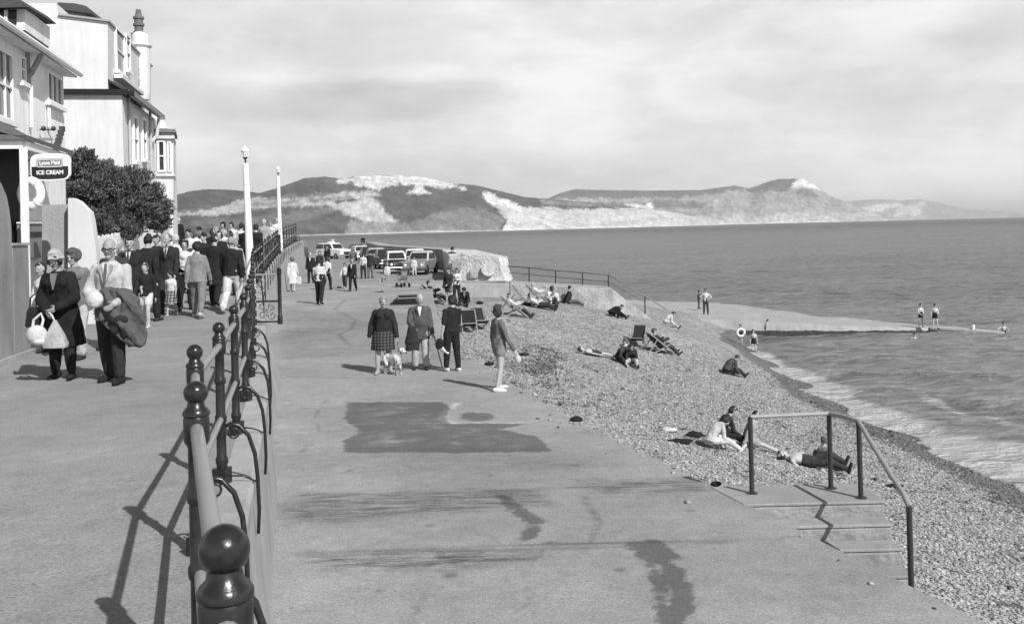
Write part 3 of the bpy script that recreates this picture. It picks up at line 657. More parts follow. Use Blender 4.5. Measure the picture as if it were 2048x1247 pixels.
# gate panel where the wall steps out
gp = empty('railing_panel', (-4.95, 19.15, 0.02), 0, 'short panel of scrolled ironwork standing out from the railing', 'railing panel')
pr = MB().lathe([(.05, 0), (.05, .16), (.038, .18), (.038, .95), (.046, .97), (.046, 1.05), (.02, 1.08)], (.47, 0, 0), 14); pr.build('post', M_dark, gp)
for z, r_ in ((.95, .018), (.44, .018), (.05, .016)): MB().tube([(.02, 0, z), (.45, 0, z)], r_, 8).build('bar', M_rail if z > .9 else M_dark, gp)
mb = MB()
for cx, cz_, r_, a0, a1 in [(.14, .17, .085, 0, 7.5), (.32, .17, .085, 3, 10.5), (.14, .33, .075, 1, 8), (.32, .33, .075, 2, 9), (.23, .25, .05, 0, 6.3), (.10, .62, .12, -1.2, 1.6)]:
    MB().tube([(cx+r_*(1-.06*i)*math.cos(a0+(a1-a0)*i/14), 0, cz_+r_*(1-.06*i)*math.sin(a0+(a1-a0)*i/14)) for i in range(15)], .009, 6).build('scroll', M_dark, gp)
MB().tube([(.20, 0, .44), (.20, 0, .95)], .012, 6).build('bar', M_dark, gp)
# ================================================================ lamp posts
def lamp(x, y, z, h, lean, label):
    r_ = empty('street_lamp', (x, y, z), 0, label, 'street lamp', 'white lamp posts on the promenade'); r_.rotation_euler = (0, -lean, 0)
    MB().lathe([(.13, -.05), (.13, .5), (.118, .55), (.112, 1.0), (.098, h*.5), (.08, h*.995), (.06, h)], (0, 0, 0), 16).build('column', M_white, r_)
    b = MB().tube([(0, 0, h), (0, 0, h+0.119)], .025, 8); b.lathe([(.02, h+0.097), (.03, h+0.119), (.078, h+0.162), (.078, h+0.173)], (0, 0, 0), 12); b.build('bracket', M_iron, r_)
    g = MB().lathe([(.07, h+0.173), (.098, h+0.335), (.098, h+0.340)], (0, 0, 0), 8).build('lantern', mat('lantern_glass', .55, .15, .1, 5, 0, 1, .6), r_, smooth=20)
    b = MB()
    for k in range(8):
        c, s_ = math.cos(k*math.pi/4), math.sin(k*math.pi/4); b.tube([(.075*c, .075*s_, h+0.167), (.102*c, .102*s_, h+0.340)], .007, 5)
    b.build('frame', M_white, g)
    MB().lathe([(.115, h+0.341), (.115, h+0.356), (.09, h+0.400), (.04, h+0.432), (.03, h+0.475), (.02, h+0.508)], (0, 0, 0), 12).build('cap', M_white, r_)
lamp(-7.34, 28, zu(0, 28), 3.50, .022, 'taller nearer white lamp post with a glass lantern, among the crowd')
lamp(-11.6, 50, zu(0, 50), 3.74, .008, 'farther white lamp post with a small lantern at the bend of the railing')
# ================================================================ house with the porch
dA = V((-.2, 1, 0)).normalized(); nA = V((1, .2, 0)).normalized()
def plane_pt(px, py, p0, nrm):
    o_ = V((0, 0, CZ)); a, b = ab(px, py); d_ = V((a/F, 1, -b/F)); return o_ + d_*((V(p0)-o_).dot(nrm)/d_.dot(nrm))
A0 = V((-9.9, 19, 0)); facA = lambda px, py, off=0: plane_pt(px, py, A0+nA*off, nA)
hA = empty('cottage', A0, 0, 'white rendered house with deep eaves and a lean to porch, nearest on the left', 'house')
def wallquad(name, poly, vec, m, root, bevel=0, smooth=0):
    return MB().prism([rel(root, p) for p in poly], vec).build(name, m, root, smooth=smooth, bevel=bevel)
e0, e1 = A0-dA*9, A0+dA*6.0; ze = 5.86
wallquad('wall', [e0, e1, e1+V((0, 0, ze)), e0+V((0, 0, ze))], -nA*7, M_render2, hA)
ov = nA*.34; hi = -nA*3.6+V((0, 0, 2.6)); ex = dA*.06
ra, rb = e0+ov+V((0, 0, ze-.05)), e1+ex+ov+V((0, 0, ze-.05)); rc, rd = e1+ex+hi+V((0, 0, ze)), e0+hi+V((0, 0, ze))
rf = wallquad('roof', [ra, rb, rc, rd], V((0, 0, .16)), M_roof, hA)
wallquad('roof', [rd, rc, rc-nA*4.2+V((0, 0, -2.6)), rd-nA*4.2+V((0, 0, -2.6))], V((0, 0, .16)), M_roof, hA)
wallquad('soffit', [e0+V((0, 0, ze-.02)), e1+ex+V((0, 0, ze-.02)), rb-nA*.03, ra-nA*.03], V((0, 0, -.05)), M_render2, hA)
MB().tube([rel(hA, ra+nA*.06+V((0, 0, .03))), rel(hA, rb+nA*.06+V((0, 0, .03)))], .065, 8).build('gutter', M_white, rf)
# dormer on the roof
q0 = at(-60, 60, 21.2); q1 = at(50, 55, 21.2)
wallquad('dormer', [at(-60, 85, 21.2), at(50, 60, 21.2), at(50, 16, 21.2), at(-60, 16, 21.2)], V((-.4, 2.0, 0)), M_render2, hA)
wallquad('dormer_roof', [at(-80, 18, 20.95), at(56, 14, 20.95), at(38, -2, 21.5), at(-80, -2, 21.5)], V((-.4, 2.2, 0.1)), M_roof, hA)
wallquad('dormer_window', [at(-40, 50, 21.15), at(32, 48, 21.15), at(32, 20, 21.15), at(-40, 20, 21.15)], V((0, .03, 0)), M_glass, hA)
wallquad('dormer_mullion', [at(8, 49, 21.1), at(14, 49, 21.1), at(14, 20, 21.1), at(8, 20, 21.1)], V((0, .04, 0)), M_white, hA)
def sash(root, x0, y0, x1, y1, fac, nrm, bars=(1, 1), wf=.06, sill=True):
    P = [fac(x0, y1), fac(x1, y1), fac(x1, y0), fac(x0, y0)]
    # square it up: horizontals level, verticals upright
    zb_ = (P[0].z+P[1].z)/2; zt_ = (P[2].z+P[3].z)/2; P[0].z = P[1].z = zb_; P[3].z = P[2].z = zt_; P[3].x, P[3].y = P[0].x, P[0].y; P[2].x, P[2].y = P[1].x, P[1].y
    w_ = wallquad('window', P, nrm*.012, M_glass, root)
    u = (P[1]-P[0]); L = u.length; u = u/L; H = zt_-zb_; c = lambda s_, z: rel(root, P[0]+u*s_+V((0, 0, z))+nrm*.03)
    b = MB()
    for s_ in (0, L): b.bar(c(s_, -wf/2), c(s_, H+wf/2), wf, .08, up=nrm)
    for z in (0, H): b.bar(c(wf/2+.001, z), c(L-wf/2-.001, z), .078, wf, up=(0, 0, 1))
    for k in range(1, bars[0]+1): z = H*k/(bars[0]+1); b.bar(c(wf/2+.001, z), c(L-wf/2-.001, z), .06, .045)
    for k in range(1, bars[1]+1): s_ = L*k/(bars[1]+1); b.bar(c(s_, wf/2), c(s_, H-wf/2), .03, .055, up=nrm)
    b.build('frame', M_white, w_, smooth=0)
    if sill:
        b = MB(); b.bar(c(-.1, -.08), c(L+.1, -.08), .2, .09); b.build('sill', M_white, w_, smooth=0)
    return w_
sash(hA, -38, 97, 21, 232, facA, nA, (1, 3)); sash(hA, 92, 152, 121, 207, facA, nA, (0, 2)); sash(hA, 37, 116, 46, 162, facA, nA, (1, 0), .05, True)
# timber eaves brackets
for px, py in ((52, 118),):
    p = facA(px, py); b = MB(); p.z = ze-.06
    b.tube([rel(hA, p+V((0, 0, -.55))), rel(hA, p+nA*.10+V((0, 0, -.45))), rel(hA, p+nA*.26+V((0, 0, -.14))), rel(hA, p+nA*.32+V((0, 0, -.03)))], .06, 8)
    b.bar(rel(hA, p+V((0, 0, -.75))), rel(hA, p), .12, .12); b.build('bracket', M_wood, hA)
for px, y0, y1 in ((62, 140, 255), (98, 215, 255)):
    b = MB(); b.tube([rel(hA, facA(px, y0, .06)), rel(hA, facA(px+1, y1, .06))], .04, 8); b.build('downpipe', M_white, hA)
b = MB(); b.tube([rel(hA, facA(80, 259, .1)), rel(hA, facA(110, 260, .1))], .015, 6); b.ball(rel(hA, facA(87, 257, .12)), .06, 8); b.ball(rel(hA, facA(107, 257, .12)), .06, 8); b.build('wall_bracket', M_iron, hA)  # dark iron brackets on the wall, not a lamp
b = MB()
for i in range(6): b.box(rel(hA, facA(123-2.5*i, 258+8*i, .05)), (.14, .1, .13))
b.build('flashing', M_roof, hA, smooth=0)
# shop opening under the porch: flat panel, its interior shade painted black
ow = wallquad('doorway', [facA(-60, 640, .01), facA(39, 640, .01), facA(39, 297, .01), facA(-60, 297, .01)], nA*.01, mat('painted_interior_shade', .012, .8, .3, 3, 0), hA)
# porch
pr0 = V((-9.1, 18.7, 0)); pr1 = pr0+dA*3.6
zf = 3.5
wallquad('porch_roof', [pr0-dA*.15+nA*.1+V((0, 0, zf+.1)), pr1+nA*.1+V((0, 0, zf+.1)), pr1-nA*.78+V((0, 0, zf+.42)), pr0-dA*.15-nA*.85+V((0, 0, zf+.42))], V((0, 0, .09)), mat('lead_roof', .10, .6, .2, 5, .2, 30), hA)
wallquad('porch_roof', [pr0-dA*.15+nA*.1+V((0, 0, zf+.1)), pr0-dA*.15-nA*2.6+V((0, 0, zf+.1)), pr0+dA*1.2-nA*2.6+V((0, 0, zf+.5)), pr0+dA*.6-nA*.5+V((0, 0, zf+.42))], V((0, 0, .09)), mat('lead_roof', .1), hA)
b = MB(); b.bar(rel(hA, pr0+V((0, 0, zf+.02))), rel(hA, pr1+V((0, 0, zf+.02))), .1, .16); b.bar(rel(hA, pr0+V((0, 0, zf+.021))), rel(hA, pr0-nA*2.4+V((0, 0, zf+.021))), .1, .15); b.build('porch_beam', M_white, hA, smooth=0)
b = MB(); b.bar(rel(hA, pr0), rel(hA, pr0+V((0.0, 0, zf-.06))), .115, .115); b.build('porch_post', M_white, hA, smooth=0, bevel=.012)
# hanging sign
sg = empty('hanging_sign', at(100, 334, 18.98), 0, 'round cornered white and black sign reading ICE CREAM, bracketed to the porch post', 'sign')
def rrect(w_, h_, r_, bow=.03, n=7):
    P = []
    for cx, cz_, a0 in ((w_/2-r_, h_/2-r_, 0), (-w_/2+r_, h_/2-r_, math.pi/2), (-w_/2+r_, -h_/2+r_, math.pi), (w_/2-r_, -h_/2+r_, 1.5*math.pi)):
        for i in range(n+1):
            q = a0+i*math.pi/2/n; P.append([cx+r_*math.cos(q), cz_+r_*math.sin(q)])
    # add points on the long edges and bow them outwards
    out = []
    for i, p in enumerate(P):
        out.append(p); r2 = P[(i+1) % len(P)]
        if abs(p[0]-r2[0]) > w_*.3:
            for k in range(1, 8): out.append([p[0]+(r2[0]-p[0])*k/8, p[1]])
    return [(x, z+math.copysign(bow*(1-(2*x/w_)**2), z)) for x, z in out]
W2, H2 = .745, .46
o1 = rrect(W2, H2, .11, .028); pan = MB().prism([(x, 0, z) for x, z in o1], (0, .07, 0)).build('panel', M_white, sg, smooth=30)
lowp = [(x, z) for x, z in rrect(W2-.05, H2-.045, .09, .024) if z < -.0]; lowp.sort(key=lambda p: 0)
lowp = [(-(W2-.05)/2, .012)]+[p for p in lowp]+[((W2-.05)/2, .012)]
MB().prism([(x, -.006, z) for x, z in lowp], (0, .005, 0)).build('black_band', mat('sign_black', .02, .4), pan, smooth=0)
bx = rrect(.50, .165, .02, .004); MB().prism([(x, -.012, z+.075) for x, z in bx], (0, .006, 0)).build('name_box', mat('sign_grey', .16, .4), pan, smooth=0)
b = MB()
ob, ib = rrect(.475, .14, .016, .003), rrect(.455, .12, .012, .003)
for i in range(len(ob)):
    j = (i+1) % len(ob); b.add([(ob[i][0], -.0125, ob[i][1]+.075), (ob[j][0], -.0125, ob[j][1]+.075), (ib[j][0], -.0125, ib[j][1]+.075), (ib[i][0], -.0125, ib[i][1]+.075)], [(0, 1, 2, 3)])
b.build('name_border', M_white, pan, smooth=0)
PENDTXT = []
def text(body, size, loc, parent, m, depth=.002, xs=1.0, off=0.0):
    c = bpy.data.curves.new('lettering', 'FONT'); c.body = body; c.size = size; c.align_x = 'CENTER'; c.align_y = 'CENTER'; c.extrude = depth; c.offset = off
    o_ = bpy.data.objects.new('lettering', c); COL.objects.link(o_); o_.parent = parent; o_.location = loc; o_.rotation_euler = (R(90), 0, 0); o_.scale = (xs, 1, 1); c.materials.append(m); PENDTXT.append(o_)
text('Lyons Maid', .105, (0, -.0145, .078), pan, M_white, .001, .82, .003)
text('ICE CREAM', .105, (0, -.009, -.105), pan, M_white, .001, .98, .003)
b = MB(); b.tube([(-.37, .035, .14), (-.56, .1, .14)], .016, 6); b.tube([(-.37, .035, -.16), (-.56, .1, -.16)], .016, 6); b.build('bracket', M_iron, sg)
# lifebuoy
lb = empty('lifebuoy', at(62, 387, 18.86), 0, 'white lifebuoy hanging on the porch post under the sign', 'lifebuoy'); lb.rotation_euler = (0, 0, -.35)
rings = []
for i in range(36):
    q = 2*math.pi*i/36; c = V((.235*math.cos(q), 0, .235*math.sin(q))); u = c.normalized()
    rings.append([c+u*.085*math.cos(2*math.pi*k/12)+V((0, 1, 0))*.075*math.sin(2*math.pi*k/12) for k in range(12)])
b = MB(); vs = [p for r_ in rings for p in r_]; fs = [(i*12+k, i*12+(k+1) % 12, ((i+1) % 36)*12+(k+1) % 12, ((i+1) % 36)*12+k) for i in range(36) for k in range(12)]
b.add(vs, fs).build('ring', M_white, lb, smooth=60)
b = MB()
for k in range(4):
    q = math.pi/4+k*math.pi/2; b.tube([(.235*math.cos(q)+.093*math.cos(q)*math.cos(v), .083*math.sin(v), .235*math.sin(q)+.093*math.sin(q)*math.cos(v)) for v in np.linspace(0, 6.283, 13)], .012, 6)
b.build('strap', mat('rope_grey', .55), lb)
# notice board in the porch
nb = empty('notice_board', facA(60, 478, .15), 0, 'small grey notice board with a dark band in the shade of the porch', 'notice board')
fr = wallquad('board', [facA(34, 515, .12), facA(90, 515, .12), facA(90, 447, .12), facA(34, 447, .12)], nA*.04, mat('board_grey', .22, .7), nb)
wallquad('band', [facA(44, 474, .17), facA(86, 472, .17), facA(86, 463, .17), facA(44, 464, .17)], nA*.008, mat('sign_black', .02), nb)
wallquad('frame', [facA(33, 447, .12), facA(91, 447, .12), facA(91, 444, .12), facA(33, 444, .12)], nA*.07, M_white, nb)
# ================================================================ garden walls on the left
gw = empty('garden_wall', (-7.3, 14.6, 0), 0, 'grey rendered roadside wall with a round shouldered tall end', 'wall')
def gwp(y, z): return V((-7.45-.18*(y-15.4), y, z))
prof = [gwp(5, -.1), gwp(5, 2.75), gwp(12.9, 2.75), gwp(13.5, 2.72), gwp(13.9, 2.66), gwp(14.2, 2.55), gwp(14.42, 2.38), gwp(14.52, 2.2), gwp(14.6, 1.95), gwp(14.62, -.1)]
wallquad('tall_wall', prof, (-.45, -.08, 0), M_conc, gw, smooth=30)
wallquad('low_wall', [gwp(14.62, -.1), gwp(14.62, 1.66), gwp(15.4, 1.66), gwp(15.4, -.1)], (-.40, -.07, 0), M_conc, gw, bevel=.015)
wallquad('coping', [gwp(14.6, 1.662)+V((.02, 0, 0)), gwp(14.6, 1.70)+V((.02, 0, 0)), gwp(15.44, 1.70)+V((.02, 0, 0)), gwp(15.44, 1.662)+V((.02, 0, 0))], (-.44, -.07, 0), M_conc2, gw)
wallquad('plinth', [gwp(5, -.1)+V((.07, 0, 0)), gwp(5, .16)+V((.07, 0, 0)), gwp(15.45, .07)+V((.07, 0, 0)), gwp(15.45, -.1)+V((.07, 0, 0))], (-.06, -.01, 0), M_conc2, gw)
P = [(136, 660), (136, 396), (146, 396), (158, 402), (170, 414), (180, 424), (184, 440), (188, 470), (193, 505), (196, 560), (198, 660)]
o = empty('wing_wall', at(160, 660, 20.3), 0, 'white wing wall with a curved shoulder beside the porch', 'wall')
wallquad('wall', [at(x, y, 20.3) for x, y in P], (-.05, .3, 0), M_render, o, smooth=25)
P = [(84, 660), (84, 410), (139, 408), (139, 660)]
o = empty('buttress_wall', at(110, 660, 20.55), 0, 'grey plastered wall end standing below the sign', 'wall')
wallquad('wall', [at(x, y, 20.6) for x, y in P], (-.05, .25, 0), M_conc2, o)
# white board fence under the bush
ff = empty('garden_fence', (-9.4, 23, .1), 0, 'white upright board fence below the dark bush', 'fence')
b = MB(); p0, p1 = V((-9.35, 22.2, 0)), V((-12.05, 34.2, 0)); L = (p1-p0).length; u = (p1-p0)/L; k = 0; s_ = 0
while s_ < L:
    p = p0+u*s_; z = zu(0, p.y); h = 1.68+.08*math.sin(k*2.3)*.4
    b.bar(rel(ff, p+V((0, 0, z))), rel(ff, p+V((0, 0, z+h))), .13, .03, up=nA); s_ += .165; k += 1
b.build('boards', M_white, ff, smooth=0)
b = MB(); b.bar(rel(ff, p0-nA*.04+V((0, 0, .4))), rel(ff, p1-nA*.04+V((0, 0, .4+zu(0, 34)))), .05, .09); b.bar(rel(ff, p0-nA*.04+V((0, 0, 1.3))), rel(ff, p1-nA*.04+V((0, 0, 1.3+zu(0, 34)))), .05, .09); b.build('rail', M_white, ff, smooth=0)
# ================================================================ tall white house behind
B0 = V((-11.6, 30, 0)); nB, dB = nA, dA
hB = empty('tall_house', B0, 0, 'tall white rendered house with parapet gable, turret and overhanging bay window', 'house')
plB = lambda px, py, off=0: plane_pt(px, py, B0-dB*off, dB)
z1 = 6.02
wallquad('wall', [B0-nB*9, B0, B0+V((0, 0, z1)), B0-nB*9+V((0, 0, z1))], dB*12, M_render, hB)
gp_ = [plB(x, y) for x, y in [(-60, 190), (-60, 6), (52, 6), (112, 6), (117, 31), (165, 37), (215, 44), (215, 186)]]
gp_ = [p+dB*.05 for p in gp_]
wallquad('upper_wall', gp_, dB*8.2, M_render, hB)
cp = [plB(x, y) for x, y in [(117, 31), (165, 37), (219, 44), (219, 40), (165, 33), (117, 27)]]; wallquad('coping', [p-dB*.04 for p in cp], dB*8.4, M_conc2, hB)
C2 = gp_[6]; C2 = V((C2.x, C2.y, 0)); plS = lambda px, py, off=0: plane_pt(px, py, C2+nB*off, nB)
sash(hB, 231, 66, 247, 145, plS, nB, (1, 0), .07)
sash(hB, 251, 74, 258, 140, plS, nB, (1, 0), .06)
b = MB(); p = plS(228, 152); q = plS(272, 158); q.z = p.z; b.bar(rel(hB, p+nB*.12), rel(hB, q+nB*.12), .26, .12); b.build('string_course', M_render, hB, smooth=0)
# lean-to roof and gutters round the lower storey
c0 = B0+V((0, 0, z1)); g0 = c0-nB*9; c1 = c0+dB*6.2
wallquad('roof', [c0+nB*.28-dB*.12, c1+nB*.28, c1-nB*.4+V((0, 0, .42)), c0-nB*.4+dB*.05+V((0, 0, .42))], V((0, 0, .07)), M_roof, hB)
b = MB(); b.bar(rel(hB, g0-dB*.08+V((0, 0, .08))), rel(hB, c0-dB*.08+nB*.2+V((0, 0, .08))), .17, .15); b.bar(rel(hB, c0+nB*.3-dB*.16+V((0, 0, .02))), rel(hB, c1+nB*.3+V((0, 0, .02))), .16, .16); b.build('gutter', M_dark, hB, smooth=0)
for t_ in (5.4,):
    p = c0+dB*t_; b = MB(); b.tube([rel(hB, p+nB*.03+V((0, 0, -.9))), rel(hB, p+nB*.2+V((0, 0, -.7))), rel(hB, p+nB*.28+V((0, 0, -.08)))], .06, 6); b.build('bracket', M_render, hB)
plL = lambda px, py, off=0: plane_pt(px, py, B0+nB*off, nB)
sash(hB, 266, 236, 274, 322, plL, nB, (1, 0), .07); sash(hB, 284, 240, 291, 318, plL, nB, (1, 0), .07)
for q0_, q1_ in ((plL(258, 196, .06), plL(258, 420, .06)), (plL(300, 212, .05), plL(300, 400, .05))):
    b = MB(); b.tube([rel(hB, q0_), rel(hB, V((q0_.x, q0_.y, q1_.z)))], .045, 8); b.build('downpipe', mat('pipe_grey', .42), hB)
# turret and chimney
tc = plS(281, 120); tc.z = 0
za, zb2 = plS(278, 196).z, plS(278, 88).z
b = MB(); oc8 = lambda r_, z, n_=12: [rel(hB, tc+V((r_*math.cos(2*math.pi*k/n_), r_*math.sin(2*math.pi*k/n_), z))) for k in range(n_)]
b.loft([oc8(.28, za), oc8(.33, za+.25), oc8(.33, zb2-.12), oc8(.41, zb2-.04), oc8(.41, zb2+.06), oc8(.32, zb2+.08), oc8(.32, zb2+.22), oc8(.28, zb2+.38), oc8(.16, zb2+.46), oc8(.03, zb2+.48)]); b.build('turret', M_render, hB, smooth=30)
for zz_ in (zb2-.75, zb2-1.5, za+.8):
    wallquad('turret_window', [tc+V((-.09, -.345, zz_)), tc+V((.06, -.345, zz_)), tc+V((.06, -.345, zz_+.28)), tc+V((-.09, -.345, zz_+.28))], V((0, .05, 0)), M_glass, hB)
ch = tc+V((-.20, .45, zb2-.05)); b = MB(); b.box(rel(hB, ch+V((0, 0, .1))), (.42, .42, .9)); st_ = b.build('chimney', M_roof, hB, smooth=0)
b = MB(); b.lathe([(.19, .5), (.19, .62), (.15, .65), (.15, .8), (.2, .83), (.2, .9), (.15, .93), (.15, 1.05), (.19, 1.08), (.19, 1.15), (.12, 1.2), (.08, 1.42)], rel(hB, ch), 14); b.build('chimney_pot', mat('clay_pot', .13), st_)
# roof lantern behind the parapet
wallquad('attic', [at(121, 40, 33), at(172, 46, 33), at(172, 26, 33), at(121, 20, 33)], V((-.4, 2, 0)), mat('attic_boards', .14), hB)
wallquad('attic_roof', [at(108, 17, 32.7), at(183, 27, 32.7), at(172, 12, 33.4), at(150, 7, 33.4), at(116, 5, 33.4)], V((-.4, 2.4, .05)), M_roof, hB)
# oriel bay
ob_ = [at(307, 400, 36.2), at(347, 400, 36.2), at(347, 262, 36.2), at(307, 262, 36.2)]
by = wallquad('bay', ob_, V((-.72, 2.3, 0)), M_render, hB)
wallquad('bay_cornice', [at(304, 264, 36.0), at(351, 264, 36.0), at(351, 258, 36.0), at(304, 258, 36.0)], V((-.8, 2.6, 0)), mat('bay_lead', .2), hB)
wallquad('bay_cornice', [at(305, 277, 36.05), at(349, 277, 36.05), at(349, 271, 36.05), at(305, 271, 36.05)], V((-.78, 2.5, 0)), M_render, hB)
wallquad('bay_sill', [at(305, 352, 36.1), at(349, 352, 36.1), at(349, 347, 36.1), at(305, 347, 36.1)], V((-.76, 2.4, 0)), M_render, hB)
fy = lambda px, py: at(px, py, 36.19)
sash(by if 0 else hB, 318, 282, 331, 342, fy, V((0, -1, 0)), (1, 0), .07, False); sash(hB, 338, 284, 343, 342, fy, V((0, -1, 0)), (1, 0), .05, False)
wallquad('bay_roof', [at(307, 257, 36.6), at(335, 257, 36.6), at(325, 236, 37.4), at(307, 228, 37.4)], V((-.4, 1.6, 0)), M_render, hB)
b = MB(); p = at(341, 400, 36.4); b.tube([rel(hB, p), rel(hB, V((p.x, p.y, 0)))], .075, 8); b.build('support_post', M_white, hB)
# ================================================================ bush over the fence
def foliage(name, root, blobs, n, size, m, strand=0):
    vs = []; fs = []
    tot = sum(b_[3] for b_ in blobs)
    for (cx, cy, cz_, wt, rx, ry, rz_) in blobs:
        k = int(n*wt/tot)
        for i in range(k):
            d_ = V((random.gauss(0, 1), random.gauss(0, 1), random.gauss(0, 1))).normalized(); r_ = random.random()**.38
            r_ *= .80+.62*mnoise.noise(V((d_.x*2+cx, d_.y*2+cy, d_.z*2+cz_)))
            p = V((cx+d_.x*rx*r_, cy+d_.y*ry*r_, cz_+d_.z*rz_*r_))
            a1 = (d_*.7+V((random.gauss(0, .5), random.gauss(0, .5), .55+random.gauss(0, .4)))).normalized(); s_ = size*random.uniform(.5, 1.5)
            sd_ = a1.cross(V((random.gauss(0, 1), random.gauss(0, 1), random.gauss(0, 1)))).normalized()
            q = len(vs); wd_ = s_*random.uniform(.14, .3)
            vs += [p, p+a1*s_*.5+sd_*wd_, p+a1*s_, p+a1*s_*.5-sd_*wd_]; fs.append((q, q+1, q+2, q+3))
    b_ = MB(); b_.v = [tuple(rel(root, v)) for v in vs]; b_.f = fs; b_.mi = [0]*len(fs)
    return b_.build(name, m, root, smooth=0, fix=False)
def leafmat(nm, g):
    m_, t_, b_ = newmat(nm, .75, .2); co = t_('TexCoord').outputs['Object']; f_ = t_.mr(t_.noise(co, 2.2, 4), .3, .7, g*.5, g*1.7); t_.link(f_, b_.inputs['Base Color']); return m_
M_leaf = leafmat('tamarisk_leaves', .10)
bs = empty('tamarisk_bush', (-10.6, 27, .2), 0, 'large dark feathery bush leaning over the white fence', 'bush')
blobs = []
for px, py, Y, r_ in [(152, 338, 26, .7), (165, 318, 26, .45), (170, 380, 26, .95), (165, 430, 26, .9), (205, 352, 26.3, .7), (228, 372, 26.5, .85), (215, 425, 26.5, .95), (262, 368, 27, .75), (265, 405, 27, .85), (262, 440, 27, .7), (295, 395, 27.4, .65), (300, 425, 27.4, .65), (322, 418, 27.7, .42), (318, 445, 27.7, .45), (150, 470, 25.5, .7), (190, 455, 25.7, .7), (240, 455, 26.4, .55)]:
    p = at(px, py, Y); blobs.append((p.x, p.y, p.z, r_**2, r_*.80, r_*.8, r_*.62))
foliage('crown', bs, blobs, 110000, .08, M_leaf)
b = MB()
for px, py, Y in [(170, 400, 26), (225, 390, 26.5), (265, 410, 27), (300, 420, 27.4), (155, 300, 26), (163, 296, 26)]:
    p = at(px, py, Y); r0_ = V((-10.9, 27, .2)); b.tube([rel(bs, r0_), rel(bs, r0_.lerp(p, .5)+V((0, 0, .3))), rel(bs, p)], [.11, .07, .02], 7)
b.build('trunk', mat('bark', .08), bs)
# ================================================================ people
PEND = []     # objects whose remesh is evaluated in one go at the end
def Rm(a, ax): return Matrix.Rotation(R(a), 3, ax)
def later(name, mb, mats, parent, vox, it=4, post=None, wr=0.0):
    me = mb.mesh(name, fix=True); o = bpy.data.objects.new(name, me); COL.objects.link(o)
    if parent: o.parent = parent
    m = o.modifiers.new('fuse', 'REMESH'); m.mode = 'VOXEL'; m.voxel_size = vox
    s = o.modifiers.new('relax', 'SMOOTH'); s.factor = .5; s.iterations = it
    PEND.append((o, mats if isinstance(mats, list) else [mats], post, wr)); return o
def direc(f, a, side):
    f, a = R(f), R(a); return V((side*math.sin(a), math.cos(a)*math.sin(f), -math.cos(a)*math.cos(f)))
STAND = dict(ll=(2, 3, -2, 3), rl=(-2, 3, -4, 3), la=(2, 9, 14, 4), ra=(2, 9, 14, 4))
WALK = dict(ll=(20, 2, 2, 2), rl=(-12, 2, -34, 2), la=(-16, 8, 2, 4), ra=(18, 8, 34, 2), lean=3)
WALK2 = dict(rl=(20, 2, 2, 2), ll=(-12, 2, -34, 2), ra=(-16, 8, 2, 4), la=(18, 8, 34, 2), lean=3)
SITK = dict(ll=(128, 8, 22, 4), rl=(122, 8, 26, 4), la=(50, 10, 80, -20), ra=(55, 10, 75, -22), lean=12, curve=25, seat=True)      # knees drawn up
SITL = dict(ll=(88, 8, 84, 6), rl=(100, 10, 66, 6), la=(-25, 14, -18, 8), ra=(-25, 14, -18, 8), lean=-14, seat=True)                 # legs out, leaning on the hands
SITF = dict(ll=(98, 12, 60, 6), rl=(96, 12, 62, 6), la=(35, 8, 70, -12), ra=(35, 8, 75, -12), lean=18, curve=22, seat=True)
DECK = dict(ll=(78, 6, 50, 4), rl=(82, 6, 44, 4), la=(20, 12, 70, 0), ra=(20, 12, 70, 0), lean=-38, curve=12, nod=15, seat=True)
CHAIR = dict(ll=(86, 5, 4, 3), rl=(86, 5, 4, 3), la=(20, 8, 65, -12), ra=(20, 8, 65, -12), lean=2, curve=8, seat=True)
def P_(base, **k): d = dict(base); d.update(k); return d
PEOPLE = {}
